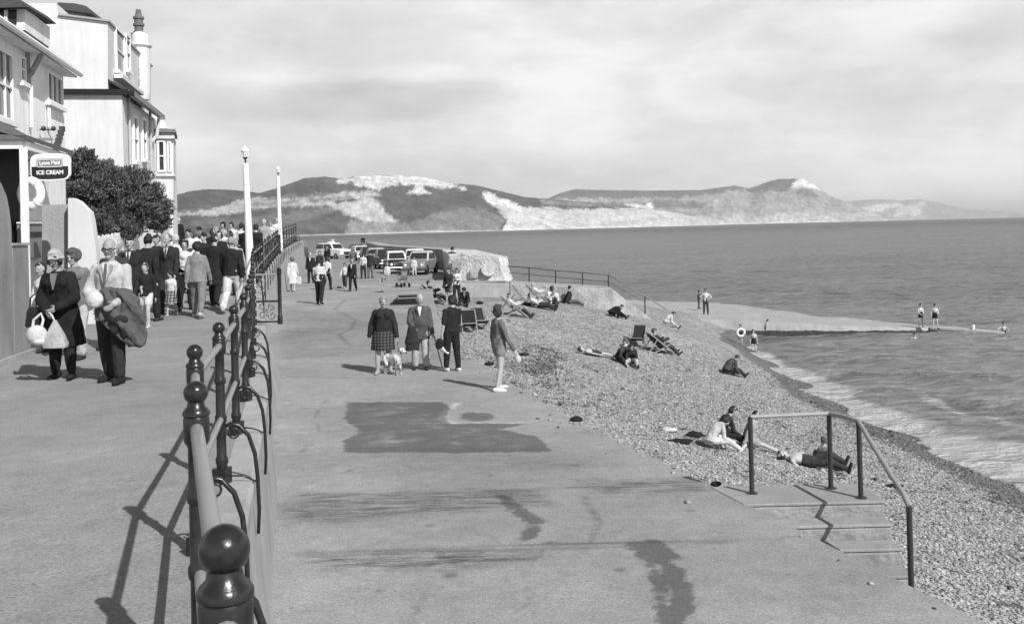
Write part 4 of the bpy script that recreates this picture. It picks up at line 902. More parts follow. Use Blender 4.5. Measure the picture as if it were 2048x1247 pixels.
def person(pos, H, face, pose, fit, label, group=None, vox=.014, key=None, z0=None):
    rs = random.Random(label); pose = dict(dict(headturn=rs.uniform(-22, 22), nod=rs.uniform(0, 9), side=rs.uniform(-3, 3), twist=rs.uniform(-7, 7)), **pose)
    k = H/1.7; child = H < 1.45; hs = k*(1+max(0, 1.55-H)*.42); fat = fit.get('fat', 1.0); w = k*fat
    fem = fit.get('fem', False)
    # ---- joints in the figure's own frame: +Y is ahead
    T = Rm(-pose.get('lean', 0), 'X') @ Rm(pose.get('side', 0), 'Y') @ Rm(pose.get('twist', 0), 'Z')
    T2 = T @ Rm(-pose.get('curve', 0), 'X')
    pel = V((0, 0, 0)); mid = pel + T @ V((0, 0, .165*H)); neck = mid + T2 @ V((0, 0, .145*H))
    Hd = T2 @ Rm(-pose.get('headturn', 0), 'Z') @ Rm(-pose.get('nod', 0) + pose.get('lean', 0)*.55 + pose.get('curve', 0)*.55, 'X')
    chin = neck + T2 @ V((0, .012*H, .024*H))
    sh = {}; el = {}; wr = {}; hip = {}; kn = {}; an = {}; hd = {}; ft = {}
    sw = (.089 if fem else .101)*H*(fat**.35)
    for sd, la, ll in ((-1, 'la', 'll'), (1, 'ra', 'rl')):
        A = pose.get(la, STAND[la]); Lg = pose.get(ll, STAND[ll])
        sh[sd] = mid + T2 @ V((sd*sw, -.005*H, .093*H))
        el[sd] = sh[sd] + T @ direc(A[0], A[1], sd)*.172*H
        d_ = T @ direc(A[2], A[3], sd); wr[sd] = el[sd] + d_*.148*H; hd[sd] = d_
        hip[sd] = pel + T @ V((sd*.052*H, 0, -.012*H)) if not pose.get('seat') else pel + V((sd*.055*H, .01*H, -.005*H))
        kn[sd] = hip[sd] + direc(Lg[0], Lg[1], sd)*.238*H
        an[sd] = kn[sd] + direc(Lg[2], Lg[3], sd)*.232*H
        fa = Lg[4] if len(Lg) > 4 else (max(58, min(90, 90+Lg[2]*.6)) if not pose.get('seat') else Lg[2]+80)
        yaw = Lg[5] if len(Lg) > 5 else 7
        ft[sd] = Rm(-sd*yaw, 'Z') @ direc(fa, 0, 1)
    if 'tilt' in pose:              # lie the whole figure down
        Q = Rm(pose['tilt'], 'X') @ Rm(pose.get('roll', 0), 'Z')
        for D in (sh, el, wr, hip, kn, an, hd, ft):
            for s_ in D: D[s_] = Q @ D[s_]
        mid, neck, chin = Q @ mid, Q @ neck, Q @ chin; T, T2, Hd = Q @ T, Q @ T2, Q @ Hd; PQ = Q
    else: PQ = Matrix.Identity(3)
    heel = lambda s_: an[s_] - ft[s_]*.035*k + (PQ @ V((0, 0, -.045*k)) if not pose.get('seat') and 'tilt' not in pose else ft[s_].cross(V((1, 0, 0)))*(.0))
    # ---- ground the figure
    low = [an[s_].z-.075*k for s_ in an] + [an[s_].z + ft[s_].z*.19*k - .035*k for s_ in ft]
    if pose.get('seat') or 'tilt' in pose: low = [an[s_].z-.06*k for s_ in an]+[pel.z-.105*w, mid.z-.11*w if 'tilt' in pose else 9, kn[1].z-.06*k]
    dz = -min(low) if z0 is None else z0
    U = V((0, 0, dz))
    for D in (sh, el, wr, hip, kn, an):
        for s_ in D: D[s_] = D[s_] + U
    pel, mid, neck, chin = pel+U, mid+U, neck+U, chin+U
    # ---- shapes shared by skin and clothes
    def ell(c, M, a, b, n=14, sq=.0):
        return [c + M @ V((a*math.cos(2*math.pi*i/n), b*math.sin(2*math.pi*i/n), 0)) for i in range(n)]
    hipw = .168 if fem else .158; waist = .125 if fem else .14; ch = .15 if fem else .165
    if child: hipw, waist, ch = .145, .13, .145
    Tp = T if not pose.get('seat') else T @ Rm(pose.get('lean', 0)*.5, 'X')
    def torso(mb, g=0, low=None, top=True, flare=0, belly=0):
        rg = []
        if low is not None:
            for t_ in np.linspace(low, 0, 4)[:-1]: rg.append(ell(pel + Tp @ V((0, 0, -t_)), Tp, hipw*w+g+flare*t_/max(low, .01), .118*w+g+flare*.8*t_/max(low, .01)))
        else: rg += [ell(pel + Tp @ V((0, 0, -.075*H)), Tp, .09*w+g, .075*w+g), ell(pel + Tp @ V((0, 0, -.04*H)), Tp, .135*w+g, .105*w+g)]
        rg += [ell(pel, Tp, hipw*w+g, .118*w+g), ell(pel + T @ V((0, belly*.3, .075*H)), T, (waist+.012)*w+g, (.105+belly)*w+g), ell(mid + T2 @ V((0, belly*.2, -.03*H)), T2, (waist+.005)*w+g, (.104+belly*.8)*w+g)]
        if top:
            rg += [ell(mid + T2 @ V((0, .01*k, .045*H)), T2, ch*w+g, (.122 if fem else .115)*w+g), ell(mid + T2 @ V((0, 0, .088*H)), T2, (ch+.002)*w+g, .098*w+g), ell(mid + T2 @ V((0, -.003*H, .112*H)), T2, .142*w+g*.9, .082*w+g*.6), ell(mid + T2 @ V((0, -.003*H, .128*H)), T2, .098*w+g*.8, .068*w+g*.6), ell(mid + T2 @ V((0, .0, .145*H)), T2, .058*k+g*.4, .056*k+g*.4)]
        mb.loft(rg)
    # ---- the body: one skin
    b = MB(); torso(b)
    b.capsule(neck - T2 @ V((0, 0, .02*H)), chin + Hd @ V((0, -.02*hs, .05*hs)), .054*k, .052*hs)
    hc = lambda x, y, z: chin + Hd @ V((x*hs, y*hs, z*hs))
    b.ball(hc(0, -.008, .125), (.074*hs, .094*hs, .096*hs), 16, Hd)
    b.ball(hc(0, .018, .072), (.058*hs, .070*hs, .080*hs), 14, Hd); b.ball(hc(0, .055, .012), (.03*hs, .028*hs, .024*hs), 10, Hd)
    b.capsule(hc(0, .088, .108), hc(0, .104, .076), .009*hs, .014*hs, 8); b.ball(hc(0, .075, .122), (.052*hs, .018*hs, .012*hs), 8, Hd)
    for s_ in (-1, 1):
        b.ball(hc(s_*.076, -.006, .095), (.011*hs, .019*hs, .030*hs), 8, Hd)
        b.ball(hc(s_*.04, .058, .075), (.02*hs, .02*hs, .018*hs), 8, Hd)
        b.capsule(sh[s_], el[s_], .047*w, .039*w); b.capsule(el[s_], wr[s_], .041*w, .028*k)
        b.capsule(hip[s_], kn[s_], .083*w, .055*w); b.capsule(kn[s_], kn[s_].lerp(an[s_], .35), .052*w, .054*w); b.capsule(kn[s_].lerp(an[s_], .35), an[s_], .053*w, .036*k)
        up_ = ft[s_].cross(V((1, 0, 0)))
        sole = an[s_] + V((0, 0, -.038*k)) if not (pose.get('seat') or 'tilt' in pose) else an[s_] + (an[s_]-kn[s_]).normalized()*.035*k
        b.capsule(sole - ft[s_]*.05*k, sole + ft[s_]*.15*k, .036*k, .030*k); b.capsule(an[s_], sole, .036*k, .036*k)
        # hand: palm, four unequal bent fingers and a thumb from the side of the palm
        d_ = hd[s_]; inw = (T2 @ V((-s_, 0, 0))); inw = (inw-d_*inw.dot(d_)).normalized(); thw = d_.cross(inw)*s_
        if thw.dot(T2 @ V((0, 1, 0))) < 0 and abs(d_.z) > .6: thw = -thw
        p0 = wr[s_]; pm = p0 + d_*.085*k
        for q in (-.026, -.009, .009, .026): b.capsule(p0 + d_*.01*k + thw*q*.6*k, pm + thw*q*k, .016*k, .0135*k, 8)
        fr = max(.0085*k, vox*.62)
        for q, ln in ((.030, .070), (.0105, .080), (-.0095, .074), (-.029, .058)):
            a0 = pm + thw*q*k; a1 = a0 + (d_*.9 + inw*.35)*ln*.5*k; a2 = a1 + (d_*.6 + inw*.75)*ln*.5*k
            b.capsule(a0, a1, fr*1.05, fr, 6); b.capsule(a1, a2, fr, fr*.85, 6)
        tb = p0 + d_*.025*k + thw*.026*k; t1_ = tb + (d_*.55 + thw*.75 + inw*.2)*.04*k; b.capsule(tb, t1_, fr*1.3, fr*1.1, 6); b.capsule(t1_, t1_ + (d_*.85 + inw*.45)*.032*k, fr*1.1, fr*.9, 6)
    sk = skin(fit.get('skin', .34)); feats = [(hc(s_*.031, .083, .103), .0135*hs) for s_ in (-1, 1)]; mo = hc(0, .088, .045); brow = [hc(s_*.031, .088, .124) for s_ in (-1, 1)]
    def post(o):
        me = o.data; me.materials.append(mat('eye_dark', .03, .3)); me.materials.append(mat('lip_grey', .17, .5)); n = len(me.polygons)
        ce = np.zeros(n*3, np.float32); me.polygons.foreach_get('center', ce); ce = ce.reshape(-1, 3); mi = np.zeros(n, np.int32)
        Hi = np.array(Hd.transposed()); loc = (ce - np.array(chin))@Hi.T/hs
        for s_ in (-1, 1): mi[((loc[:, 0]-s_*.031)**2/.0125**2 + (loc[:, 2]-.104)**2/.0065**2 < 1) & (loc[:, 1] > .03)] = 1; 
        mi[(loc[:, 0]**2/.024**2 + (loc[:, 2]-.044)**2/.007**2 < 1) & (loc[:, 1] > .04)] = 2
        me.polygons.foreach_set('material_index', mi)
    root = later('person', b, [sk], None, vox, 3, post)
    root.location = pos; root.rotation_euler = (0, 0, -R(face)); tag(root, label, 'person', group)
    cv = max(vox, .012)
    # ---- upper clothes
    tk = fit.get('top', 'shirt'); tg = fit.get('tg', .3)
    if tk:
        g = {'jacket': .026, 'coat': .034, 'sweater': .02, 'shirt': .014, 'swim': .008}.get(tk, .014)*k
        hem = {'jacket': .16, 'coat': .40, 'sweater': .05, 'shirt': .03, 'swim': .02}.get(tk, .03)*k
        if pose.get('seat'): hem = min(hem, .04*k)
        if 'hem' in fit: hem = fit['hem']*k
        c = MB(); torso(c, g, hem, True, .05*k if tk == 'coat' else .012*k, fit.get('belly', 0)); sl = fit.get('sleeve', 1.0)
        for s_ in (-1, 1):
            c.capsule(sh[s_], sh[s_].lerp(el[s_], min(1, sl*2)), .048*w+g*.6, .043*w+g*.75)
            if sl > .5: c.capsule(el[s_], el[s_].lerp(wr[s_], (sl-.5)*1.98), .045*w+g*.7, .033*k+g*.75)
        if fem and not child:
            for s_ in (-1, 1): c.ball(mid + T2 @ V((s_*.07*w, .10*w, .06*H)), .062*w+g*.4, 10)
        nm = {'jacket': 'jacket', 'coat': 'coat', 'sweater': 'sweater', 'swim': 'swimsuit'}.get(tk, 'shirt')
        later(nm, c, cloth(tg, 0), root, cv, 4, None, .012*k)
        if 'vest' in fit:
            c = MB(); fr_ = mid + T2 @ V((0, .105*w+g+.0*k, .085*H)); q = T2 @ Rm(14, 'X')
            c.loft([[fr_ + q @ V((s_*x, y, z)) for s_, x, y in ((-1, a_, -.04), (1, a_, -.04), (1, a_*.8, .012), (-1, a_*.8, .012))] for z, a_ in ((-.13*k, .008*k), (-.05*k, .03*k), (.05*k, .052*k), (.085*k, .045*k))])
            c.build('shirt_front', cloth(fit['vest']), root)
            if 'tie' in fit:
                c = MB(); c.loft([[fr_ + q @ V((s_*x, y, z)) for s_, x, y in ((-1, a_, 0), (1, a_, 0), (1, a_*.7, .022), (-1, a_*.7, .022))] for z, a_ in ((-.15*k, .012*k), (-.02*k, .024*k), (.06*k, .014*k), (.08*k, .018*k))])
                c.build('tie', cloth(fit['tie']), root)
            if tk in ('jacket', 'coat'):
                for s_ in (-1, 1):
                    c = MB(); c.prism([fr_ + q @ V((s_*x*k, .008, z*k)) for x, z in ((.012, -.135), (.05, .02), (.058, .075), (.09, .06), (.085, .02), (.045, -.06))], q @ V((0, .014, 0))); c.build('lapel', cloth(tg*.8), root, smooth=0)
    # ---- lower clothes
    bk_ = fit.get('bot', 'trousers'); bg = fit.get('bg', .05)
    if bk_ in ('trousers', 'shorts', 'trunks'):
        c = MB(); g = (.016 if bk_ != 'trunks' else .010)*k; torso(c, g, None, False)
        fr_ = fit.get('blen', {'trousers': 1.0, 'shorts': .33, 'trunks': .16}[bk_])
        for s_ in (-1, 1):
            if fr_ > .6:
                c.capsule(hip[s_], kn[s_], .088*w+g, .066*w+g); c.capsule(kn[s_], kn[s_].lerp(an[s_], .90), .066*w+g, fit.get('cuff', .056)*k+g*.6)
            else: c.capsule(hip[s_], hip[s_].lerp(kn[s_], fr_*1.7), .088*w+g, (.088-.02*fr_*1.7)*w+g*1.6)
        later(bk_ if bk_ != 'trunks' else 'swimming_trunks', c, cloth(bg), root, cv, 4, None, .008*k)
    elif bk_ == 'skirt':
        c = MB(); L_ = fit.get('len', .30)*H; rg = []
        km = (kn[-1]+kn[1])/2; 
        for t_ in (0, .15, .4, .7, 1.0):
            cc = (pel + V((0, 0, .05*H))).lerp(V((km.x, km.y*.9+pel.y*.1, pel.z - L_)), t_); f_ = fit.get('flare', .05)
            ring = ell(cc, Matrix.Identity(3), waist*w+.03*k+(hipw-waist)*w*min(1, t_*2.5)+f_*t_*k, .11*w+.025*k+.01*k*min(1, t_*3)+f_*t_*k+abs(kn[1].y-kn[-1].y)*.35*t_, 28)
            for i, p in enumerate(ring): 
                ring[i] = cc + (p-cc)*(1+.07*t_*math.sin(i*math.pi*2*5/28))
            rg.append(ring)
        c.loft(rg); c.build('skirt', cloth(bg, fit.get('plaid', 0)), root, smooth=60)
    # ---- shoes
    if fit.get('shoes', .03) is not None:
        for s_ in (-1, 1):
            sole = an[s_] + V((0, 0, -.042*k)) if not (pose.get('seat') or 'tilt' in pose) else an[s_] + (an[s_]-kn[s_]).normalized()*.035*k
            c = MB(); c.capsule(sole - ft[s_]*.055*k, sole + ft[s_]*.165*k, .044*k, .037*k, 12); c.capsule(sole, an[s_]+V((0, 0, -.012*k)) if 'tilt' not in pose and not pose.get('seat') else an[s_], .044*k, .044*k, 12)
            c.build('shoe', cloth(fit.get('shoes', .03)), root)
    # ---- hair and headgear
    hg = fit.get('hair', .04); st_ = fit.get('style', 'short')
    if st_ != 'none':
        c = MB()
        if st_ == 'fringe':
            for s_ in (-1, 1): c.ball(hc(s_*.072, .02, .085), (.028*hs, .045*hs, .06*hs), 10, Hd); c.ball(hc(s_*.045, .066, .158), (.032*hs, .026*hs, .022*hs), 8, Hd)
        elif st_ == 'bald': c.ball(hc(0, -.034, .088), (.080*hs, .080*hs, .055*hs), 16, Hd)
        elif st_ == 'thin': c.ball(hc(0, -.026, .128), (.078*hs, .092*hs, .092*hs), 16, Hd); c.ball(hc(0, -.03, .09), (.082*hs, .08*hs, .05*hs), 14, Hd)
        else:
            c.ball(hc(0, -.020, .135), (.083*hs, .099*hs, .098*hs), 18, Hd); c.ball(hc(0, -.034, .09), (.083*hs, .082*hs, .07*hs), 14, Hd); c.ball(hc(0, .05, .185), (.058*hs, .04*hs, .03*hs), 10, Hd)
        if st_ == 'bob': c.ball(hc(0, -.035, .085), (.097*hs, .085*hs, .095*hs), 16, Hd)
        if st_ == 'puff': c.ball(hc(0, -.03, .12), (.108*hs, .11*hs, .115*hs), 18, Hd); c.ball(hc(0, .03, .19), (.085*hs, .06*hs, .045*hs), 12, Hd)
        if st_ == 'long': c.ball(hc(0, -.045, .05), (.095*hs, .07*hs, .13*hs), 16, Hd); c.ball(hc(0, -.055, -.03), (.08*hs, .05*hs, .09*hs), 14, Hd)
        later('hair', c, hairm(hg), root, max(.010, vox), 1, None, .022)
    if fit.get('hat') == 'scarf':
        c = MB(); c.ball(hc(0, -.022, .158), (.092*hs, .106*hs, .092*hs), 18, Hd); c.ball(hc(0, -.05, .10), (.085*hs, .075*hs, .07*hs), 14, Hd); c.ball(hc(0, .03, .215), (.06*hs, .05*hs, .035*hs), 12, Hd); c.tube([hc(.092*math.cos(q), -.015+.108*math.sin(q), .128+.022*math.sin(q)) for q in np.linspace(0, 6.283, 21)], .014*hs, 8); later('headscarf', c, cloth(fit.get('hatg', .7)), root, .010, 1, None, .018)
    if fit.get('hat') == 'hat':
        c = MB(); c.loft([ell(hc(0, -.01, z), Hd, r_*hs, r_*1.2*hs, 20) for z, r_ in ((.165, .13), (.172, .13), (.176, .086), (.225, .083), (.245, .05))]); c.build('hat', cloth(fit.get('hatg', .05)), root)
    if fit.get('hat') == 'cap':
        c = MB(); c.ball(hc(0, -.008, .165), (.09*hs, .108*hs, .07*hs), 16, Hd); c.loft([ell(hc(0, .09, z), Hd, .065*hs, .06*hs, 14) for z in (.150, .160)]); c.build('cap', cloth(fit.get('hatg', .05)), root)
    if fit.get('specs'):
        c = MB()
        for s_ in (-1, 1): c.tube([hc(s_*.033+.026*math.cos(q), .103-.1*abs(.0), .102+.021*math.sin(q)) for q in np.linspace(0, 6.283, 15)], .0045*hs, 6); c.tube([hc(s_*.058, .10, .108), hc(s_*.079, .0, .108)], .0035*hs, 5)
        c.tube([hc(-.008, .106, .106), hc(.008, .106, .106)], .004*hs, 5); gl = c.build('spectacles', M_black, root)
    M = Matrix.Translation(V(pos)) @ Matrix.Rotation(-R(face), 4, 'Z')
    J = {'wl': wr[-1], 'wr': wr[1], 'hl': wr[-1]+hd[-1]*.09*k, 'hr': wr[1]+hd[1]*.09*k, 'el': el[-1], 'er': el[1], 'pel': pel, 'neck': neck, 'chin': chin, 'mid': mid, 'kl': kn[-1], 'kr': kn[1]}
    J = {a_: M @ p for a_, p in J.items()}; J['root'] = root; J['k'] = k
    if key: PEOPLE[key] = J
    return J
def put(px, py, fn, H, face, pose, fit, label, group=None, vox=None, key=None, top=None, sink=0, z0=None, Hmin=.9, Hmax=1.88):
    p = on(px, py, fn)
    if H is None: H = max(Hmin, min(Hmax, at(px, top, p.y).z - p.z))
    if vox is None:
        pix = H*F/p.y/2; vox = .008 if pix > 120 else .0095 if pix > 60 else .013 if pix > 40 else .017
    p.z = fn(p.x, p.y)-sink
    J = person(p, H, face, pose, fit, label, group, vox, key, z0)
    if fn is zb and (pose.get('seat') or 'tilt' in pose):        # lie along the slope of the shingle
        s_, c_ = math.sin(R(face)), math.cos(R(face)); e = .5
        gy = (zb(p.x+s_*e, p.y+c_*e)-zb(p.x-s_*e, p.y-c_*e))/(2*e); gx = (zb(p.x+c_*e, p.y-s_*e)-zb(p.x-c_*e, p.y+s_*e))/(2*e)
        J['root'].rotation_euler = (math.atan(gy), -math.atan(gx) if 'tilt' in pose else 0, -R(face)); J['root'].location.z = p.z + (.03 if 'tilt' in pose else .0)
    return J
def putY(px, Y, fn, H, face, pose, fit, label, group=None, vox=None, key=None, z=None):
    p = at(px, 470, Y); p.z = fn(p.x, Y) if z is None else z
    return person(p, H, face, pose, fit, label, group, vox or (.013 if Y < 30 else .018), key)
D = dict
GU, GL, GB = 'people strolling on the upper promenade', 'people on the lower promenade', 'people sitting on the beach'
# ---------------- upper promenade, nearest couple
j = put(127, 757, zu, 1.62, 176, D(ll=(8, 3, 0, 3), rl=(-3, 3, -10, 3), la=(22, 14, 62, -38), ra=(16, 12, 50, -30), lean=4, nod=14, headturn=6), D(top='coat', tg=.016, hem=.46, fat=1.14, fem=True, bot='trousers', bg=.02, cuff=.05, hair=.02, style='fringe', hat='scarf', hatg=.36, specs=True, shoes=.02, vest=.16, skin=.29), 'older woman in long black coat, pale headscarf and spectacles carrying a white bag', GU, key='w1')
m1 = put(226, 765, zu, 1.76, 186, D(ll=(10, 3, 2, 3), rl=(-8, 3, -16, 3), la=(14, 9, 68, -12), ra=(12, 16, 66, -40), lean=3, nod=4), D(top='jacket', tg=.40, bot='trousers', bg=.028, hair=.6, style='thin', specs=True, shoes=.018, vest=.6, tie=.10, skin=.29), 'white haired man in pale tweed jacket and spectacles with coat over his arm', GU, key='m1')
# ---------------- behind them
putY(86, 15.6, zu, 1.42, 200, WALK, D(top='shirt', tg=.55, bot='trousers', bg=.12, hair=.02, style='bob', fem=True), 'dark haired girl in white top half hidden by the wall corner', GU)
putY(152, 14.6, zu, 1.64, 182, WALK, D(top='jacket', tg=.14, bot='trousers', bg=.34, cuff=.07, hair=.08, style='puff', fem=True), 'grey coated woman just behind the woman in the headscarf', GU)
putY(229, 15.8, zu, 1.78, 184, WALK2, D(top='jacket', tg=.04, bot='trousers', bg=.05, hair=.5, style='thin', specs=True, vest=.6, tie=.04), 'grey haired man in dark suit looking over the tweed jacketed man', GU)
putY(263, 19.6, zu, 1.82, 178, WALK, D(top='jacket', tg=.022, bot='trousers', bg=.024, hair=.02, vest=.75, tie=.03, fat=1.08), 'tall dark haired man in black suit, white shirt and tie walking towards us', GU, vox=.012)
putY(292, 20.4, zu, 1.84, 4, WALK2, D(top='jacket', tg=.02, bot='trousers', bg=.022, hair=.018, fat=1.06), 'man in black suit seen from behind beside the black suited man with tie', GU, vox=.012)
putY(336, 22.0, zu, 1.80, 182, WALK2, D(top='jacket', tg=.028, bot='trousers', bg=.03, hair=.12, style='thin', vest=.7, tie=.05), 'balding man in dark suit and tie behind the girl in the plaid skirt', GU, vox=.012)
put(293, 655, zu, None, 182, WALK, D(top='sweater', tg=.02, bot='shorts', bg=.72, hair=.06, shoes=.45, skin=.36), 'boy in dark sweater and white shorts walking towards us', GU, top=523)
put(344, 632, zu, None, 178, WALK2, D(top='shirt', tg=.74, sleeve=.28, bot='skirt', bg=.1, plaid=1, len=.22, flare=.07, hair=.03, style='bob', fem=True, shoes=.3, skin=.36), 'small girl in white blouse and plaid skirt', GU, top=540)
putY(368, 22.6, zu, 1.60, 150, P_(STAND, la=(25, 6, 70, -30), ra=(25, 6, 80, -30)), D(top='shirt', tg=.62, sleeve=.35, bot='trousers', bg=.02, hair=.03, style='puff', fem=True), 'woman in white short sleeved blouse and black slacks, arms folded', GU)
put(397, 635, zu, 1.63, 355, WALK, D(top='sweater', tg=.20, hem=.1, bot='trousers', bg=.17, cuff=.048, hair=.018, style='puff', fem=True, fat=1.1, shoes=.4), 'black haired woman in grey sweater and slacks walking away', GU)
put(466, 625, zu, 1.70, 2, WALK2, D(top='jacket', tg=.018, hem=.06, bot='trousers', bg=.62, cuff=.07, hair=.25, style='thin', fat=1.12, shoes=.4), 'stout man in dark pullover and white trousers walking away', GU)
putY(428, 23.4, zu, 1.72, 0, WALK, D(top='coat', tg=.018, bot='trousers', bg=.02, hair=.02, fat=1.1), 'person in long black coat seen from behind, beside the stout man', GU)
putY(440, 27, zu, 1.66, 185, STAND, D(top='sweater', tg=.02, bot='trousers', bg=.03, hair=.02, style='bob', fem=True), 'dark dressed woman facing us in the middle of the crowd', GU)
# ---------------- the far crowd on the upper promenade
crowd = [
 (356, 46, 1.85, 5, D(top='coat', tg=.018, hair=.4, style='thin'), 'tall person in black coat standing above the crowd beside the bay window post'),
 (313, 24, 1.72, 180, D(top='jacket', tg=.03, hair=.02), 'dark haired man peering between the two dark suits'),
 (241, 23, 1.66, 184, D(top='jacket', tg=.10, hair=.3, style='thin'), 'grey man far behind the tweed jacketed man'),
 (378, 29, 1.70, 186, D(top='shirt', tg=.72, bg=.05, hair=.02), 'dark haired man in white shirt behind the woman in grey sweater'),
 (350, 27, 1.62, 182, D(top='shirt', tg=.5, bg=.2, hair=.45, style='puff', fem=True), 'white haired woman in light top behind the balding man'),
 (400, 33, 1.70, 176, D(top='jacket', tg=.03, hair=.03, hat='cap', hatg=.03), 'man in peaked dark cap in the far crowd'),
 (392, 31, 1.62, 8, D(top='shirt', tg=.7, bg=.04, hair=.1, style='bob', fem=True), 'woman in white blouse under the man with the cap'),
 (423, 31, 1.68, 3, D(top='jacket', tg=.02, hair=.03), 'man in black jacket walking away near the middle of the crowd'),
 (432, 34, 1.66, 182, D(top='shirt', tg=.76, bg=.05, hair=.28, style='puff', fem=True), 'fair haired woman in white cardigan in the far crowd'),
 (446, 38, 1.72, 184, D(top='jacket', tg=.06, hair=.015, style='puff', fem=True), 'dark curly haired woman taller than those around her'),
 (449, 33, 1.58, 180, D(top='shirt', tg=.68, bg=.1, hair=.35, style='puff', fem=True), 'blonde woman in pale blouse facing us in the far crowd'),
 (464, 39, 1.72, 181, D(top='shirt', tg=.55, bg=.05, hair=.015), 'dark haired young man standing left of the near lamp post'),
 (458, 29, 1.62, 2, D(top='jacket', tg=.3, hair=.2, style='bob', fem=True), 'woman in grey jacket just ahead of the stout man'),
 (481, 36, 1.74, 20, D(top='shirt', tg=.7, bg=.04, hair=.02), 'man in white shirt bending towards the near lamp post'),
 (511, 33, 1.74, 5, D(top='jacket', tg=.016, bg=.03, hair=.02, fat=1.12), 'broad man in black jacket right of the near lamp post'),
 (492, 34, 1.68, 3, D(top='jacket', tg=.018, bg=.03, hair=.02), 'man in dark jacket hidden by the near lamp post'),
 (529, 41, 1.78, 170, D(top='jacket', tg=.28, bg=.2, hair=.4, style='thin'), 'fair haired man in grey jacket leaning by the far railing'),
 (541, 45, 1.6, 180, D(top='shirt', tg=.7, bg=.2, hair=.2, style='bob', fem=True), 'small figure in white by the railing before the far lamp post'),
 (553, 47, 1.7, 160, D(top='shirt', tg=.6, bg=.04, hair=.3), 'figure in pale shirt at the foot of the far lamp post'),
 (470, 26, 1.5, 6, D(top='sweater', tg=.35, bg=.1, hair=.25, style='bob'), 'youth in light sweater walking away beside the railing'),
 (410, 26, 1.68, 183, D(top='jacket', tg=.02, bg=.02, hair=.02), 'dark suited man hidden behind the grey sweater woman'),
]
for i, (px, Y, H, fc, ft_, lb_) in enumerate(crowd):
    putY(px, Y, zu, H, fc, (WALK if i % 2 else WALK2) if i % 3 else P_(STAND, la=(15, 8, 60, -20)), ft_, lb_, GU, vox=.017)
# ---------------- lower promenade
w2 = put(768, 745, zl, 1.62, 178, P_(WALK2, la=(4, 18, 14, 10), ra=(-6, 18, 4, 10)), D(top='sweater', tg=.024, hem=.17, bot='skirt', bg=.032, plaid=1, len=.21, flare=.02, hair=.25, style='short', fem=True, fat=1.2, shoes=.3, skin=.33, belly=.03), 'stout woman in dark jumper and skirt walking the dog', GL, key='w2')
m2 = put(842, 738, zl, None, 178, P_(STAND, la=(8, 10, 20, 8), ra=(24, 10, 62, -20), ll=(8, 3, 2, 3), nod=12), D(top='jacket', tg=.075, hem=.22, bot='trousers', bg=.36, cuff=.07, hair=.35, style='bald', shoes=.03, vest=.75, fat=1.12, belly=.04), 'bald man in dark blazer and light trousers with a walking stick', GL, top=585, key='m2')
b2 = put(905, 742, zl, None, 330, P_(STAND, la=(-10, 10, 6, 6), ra=(20, 8, 40, -10), ll=(6, 2, 2, 2), side=3, headturn=-20), D(top='shirt', tg=.02, sleeve=.5, bot='trousers', bg=.018, cuff=.05, hair=.02, style='bob', shoes=.7), 'youth all in black with white shoes standing at the promenade edge', GL, top=588, key='b2')
b3 = put(1000, 780, zl, None, 62, D(ll=(10, 2, -2, 2), rl=(-5, 4, -14, 3), la=(-4, 6, 6, 4), ra=(14, 14, 26, 14), lean=-3, side=3, nod=-2), D(top='shirt', tg=.12, hem=.03, bot='shorts', blen=.17, bg=.20, hair=.035, style='bob', shoes=.5, skin=.36), 'boy in grey top and shorts standing on the promenade edge', GL, top=606, key='b3')
j_w = put(586, 583, zl, None, 358, WALK, D(top='coat', tg=.76, hem=.22, bot='skirt', bg=.5, len=.28, hair=.1, style='puff', fem=True, shoes=.5), 'woman in white coat walking away near the foot of the sea wall', GL, top=512, key='w3')
put(640, 608, zl, None, 2, P_(WALK, la=(20, 10, 60, -30)), D(top='shirt', tg=.52, sleeve=.4, bot='trousers', bg=.02, hair=.02), 'man in light shirt and black trousers walking away down the promenade', GL, top=515)
put(655, 580, zl, 1.62, 6, WALK2, D(top='shirt', tg=.72, sleeve=.4, bot='trousers', bg=.02, hair=.03, style='bob', fem=True), 'woman in white top walking away beside the man in light shirt', GL)
put(690, 577, zl, None, 184, WALK, D(top='shirt', tg=.5, bot='trousers', bg=.05, hair=.06, shoes=.6), 'child in pale top walking hand in hand with the woman in black', GL, top=525)
put(706, 582, zl, None, 182, P_(WALK2, ra=(-4, 14, 4, 10)), D(top='coat', tg=.02, hem=.14, bot='trousers', bg=.018, hair=.15, style='bob', fem=True, vest=.5), 'woman in black with a dark bag beside the child in pale top', GL, top=515)
put(727, 557, zl, None, 176, STAND, D(top='shirt', tg=.78, sleeve=.5, bot='trousers', bg=.03, hair=.03, style='puff', fem=True), 'woman in bright white blouse standing behind the parked cars', GL, top=505)
put(741, 556, zl, None, 10, STAND, D(top='jacket', tg=.03, bot='trousers', bg=.12, hair=.02), 'man in dark jacket beside the woman in bright white blouse', GL, top=500)
put(622, 566, zl, 1.68, 184, STAND, D(top='jacket', tg=.02, bot='trousers', bg=.02, hair=.3, style='thin', vest=.7), 'man in dark suit standing behind the man in light shirt', GL)
put(640, 555, zl, 1.64, 182, STAND, D(top='jacket', tg=.03, bot='trousers', bg=.02, hair=.03, style='bob', fem=True), 'dark dressed woman facing us near the parked cars', GL)
put(655, 534, zc, 1.75, 190, STAND, D(top='jacket', tg=.016, bot='trousers', bg=.018, hair=.02, vest=.3), 'man in black standing at the back of the white estate car', GL)
put(905, 558, zc, 1.80, 20, P_(STAND, ll=(8, 2, -6, 2)), D(top='jacket', tg=.015, bot='trousers', bg=.016, hair=.02), 'thin man in black standing before the white stone block', GL)
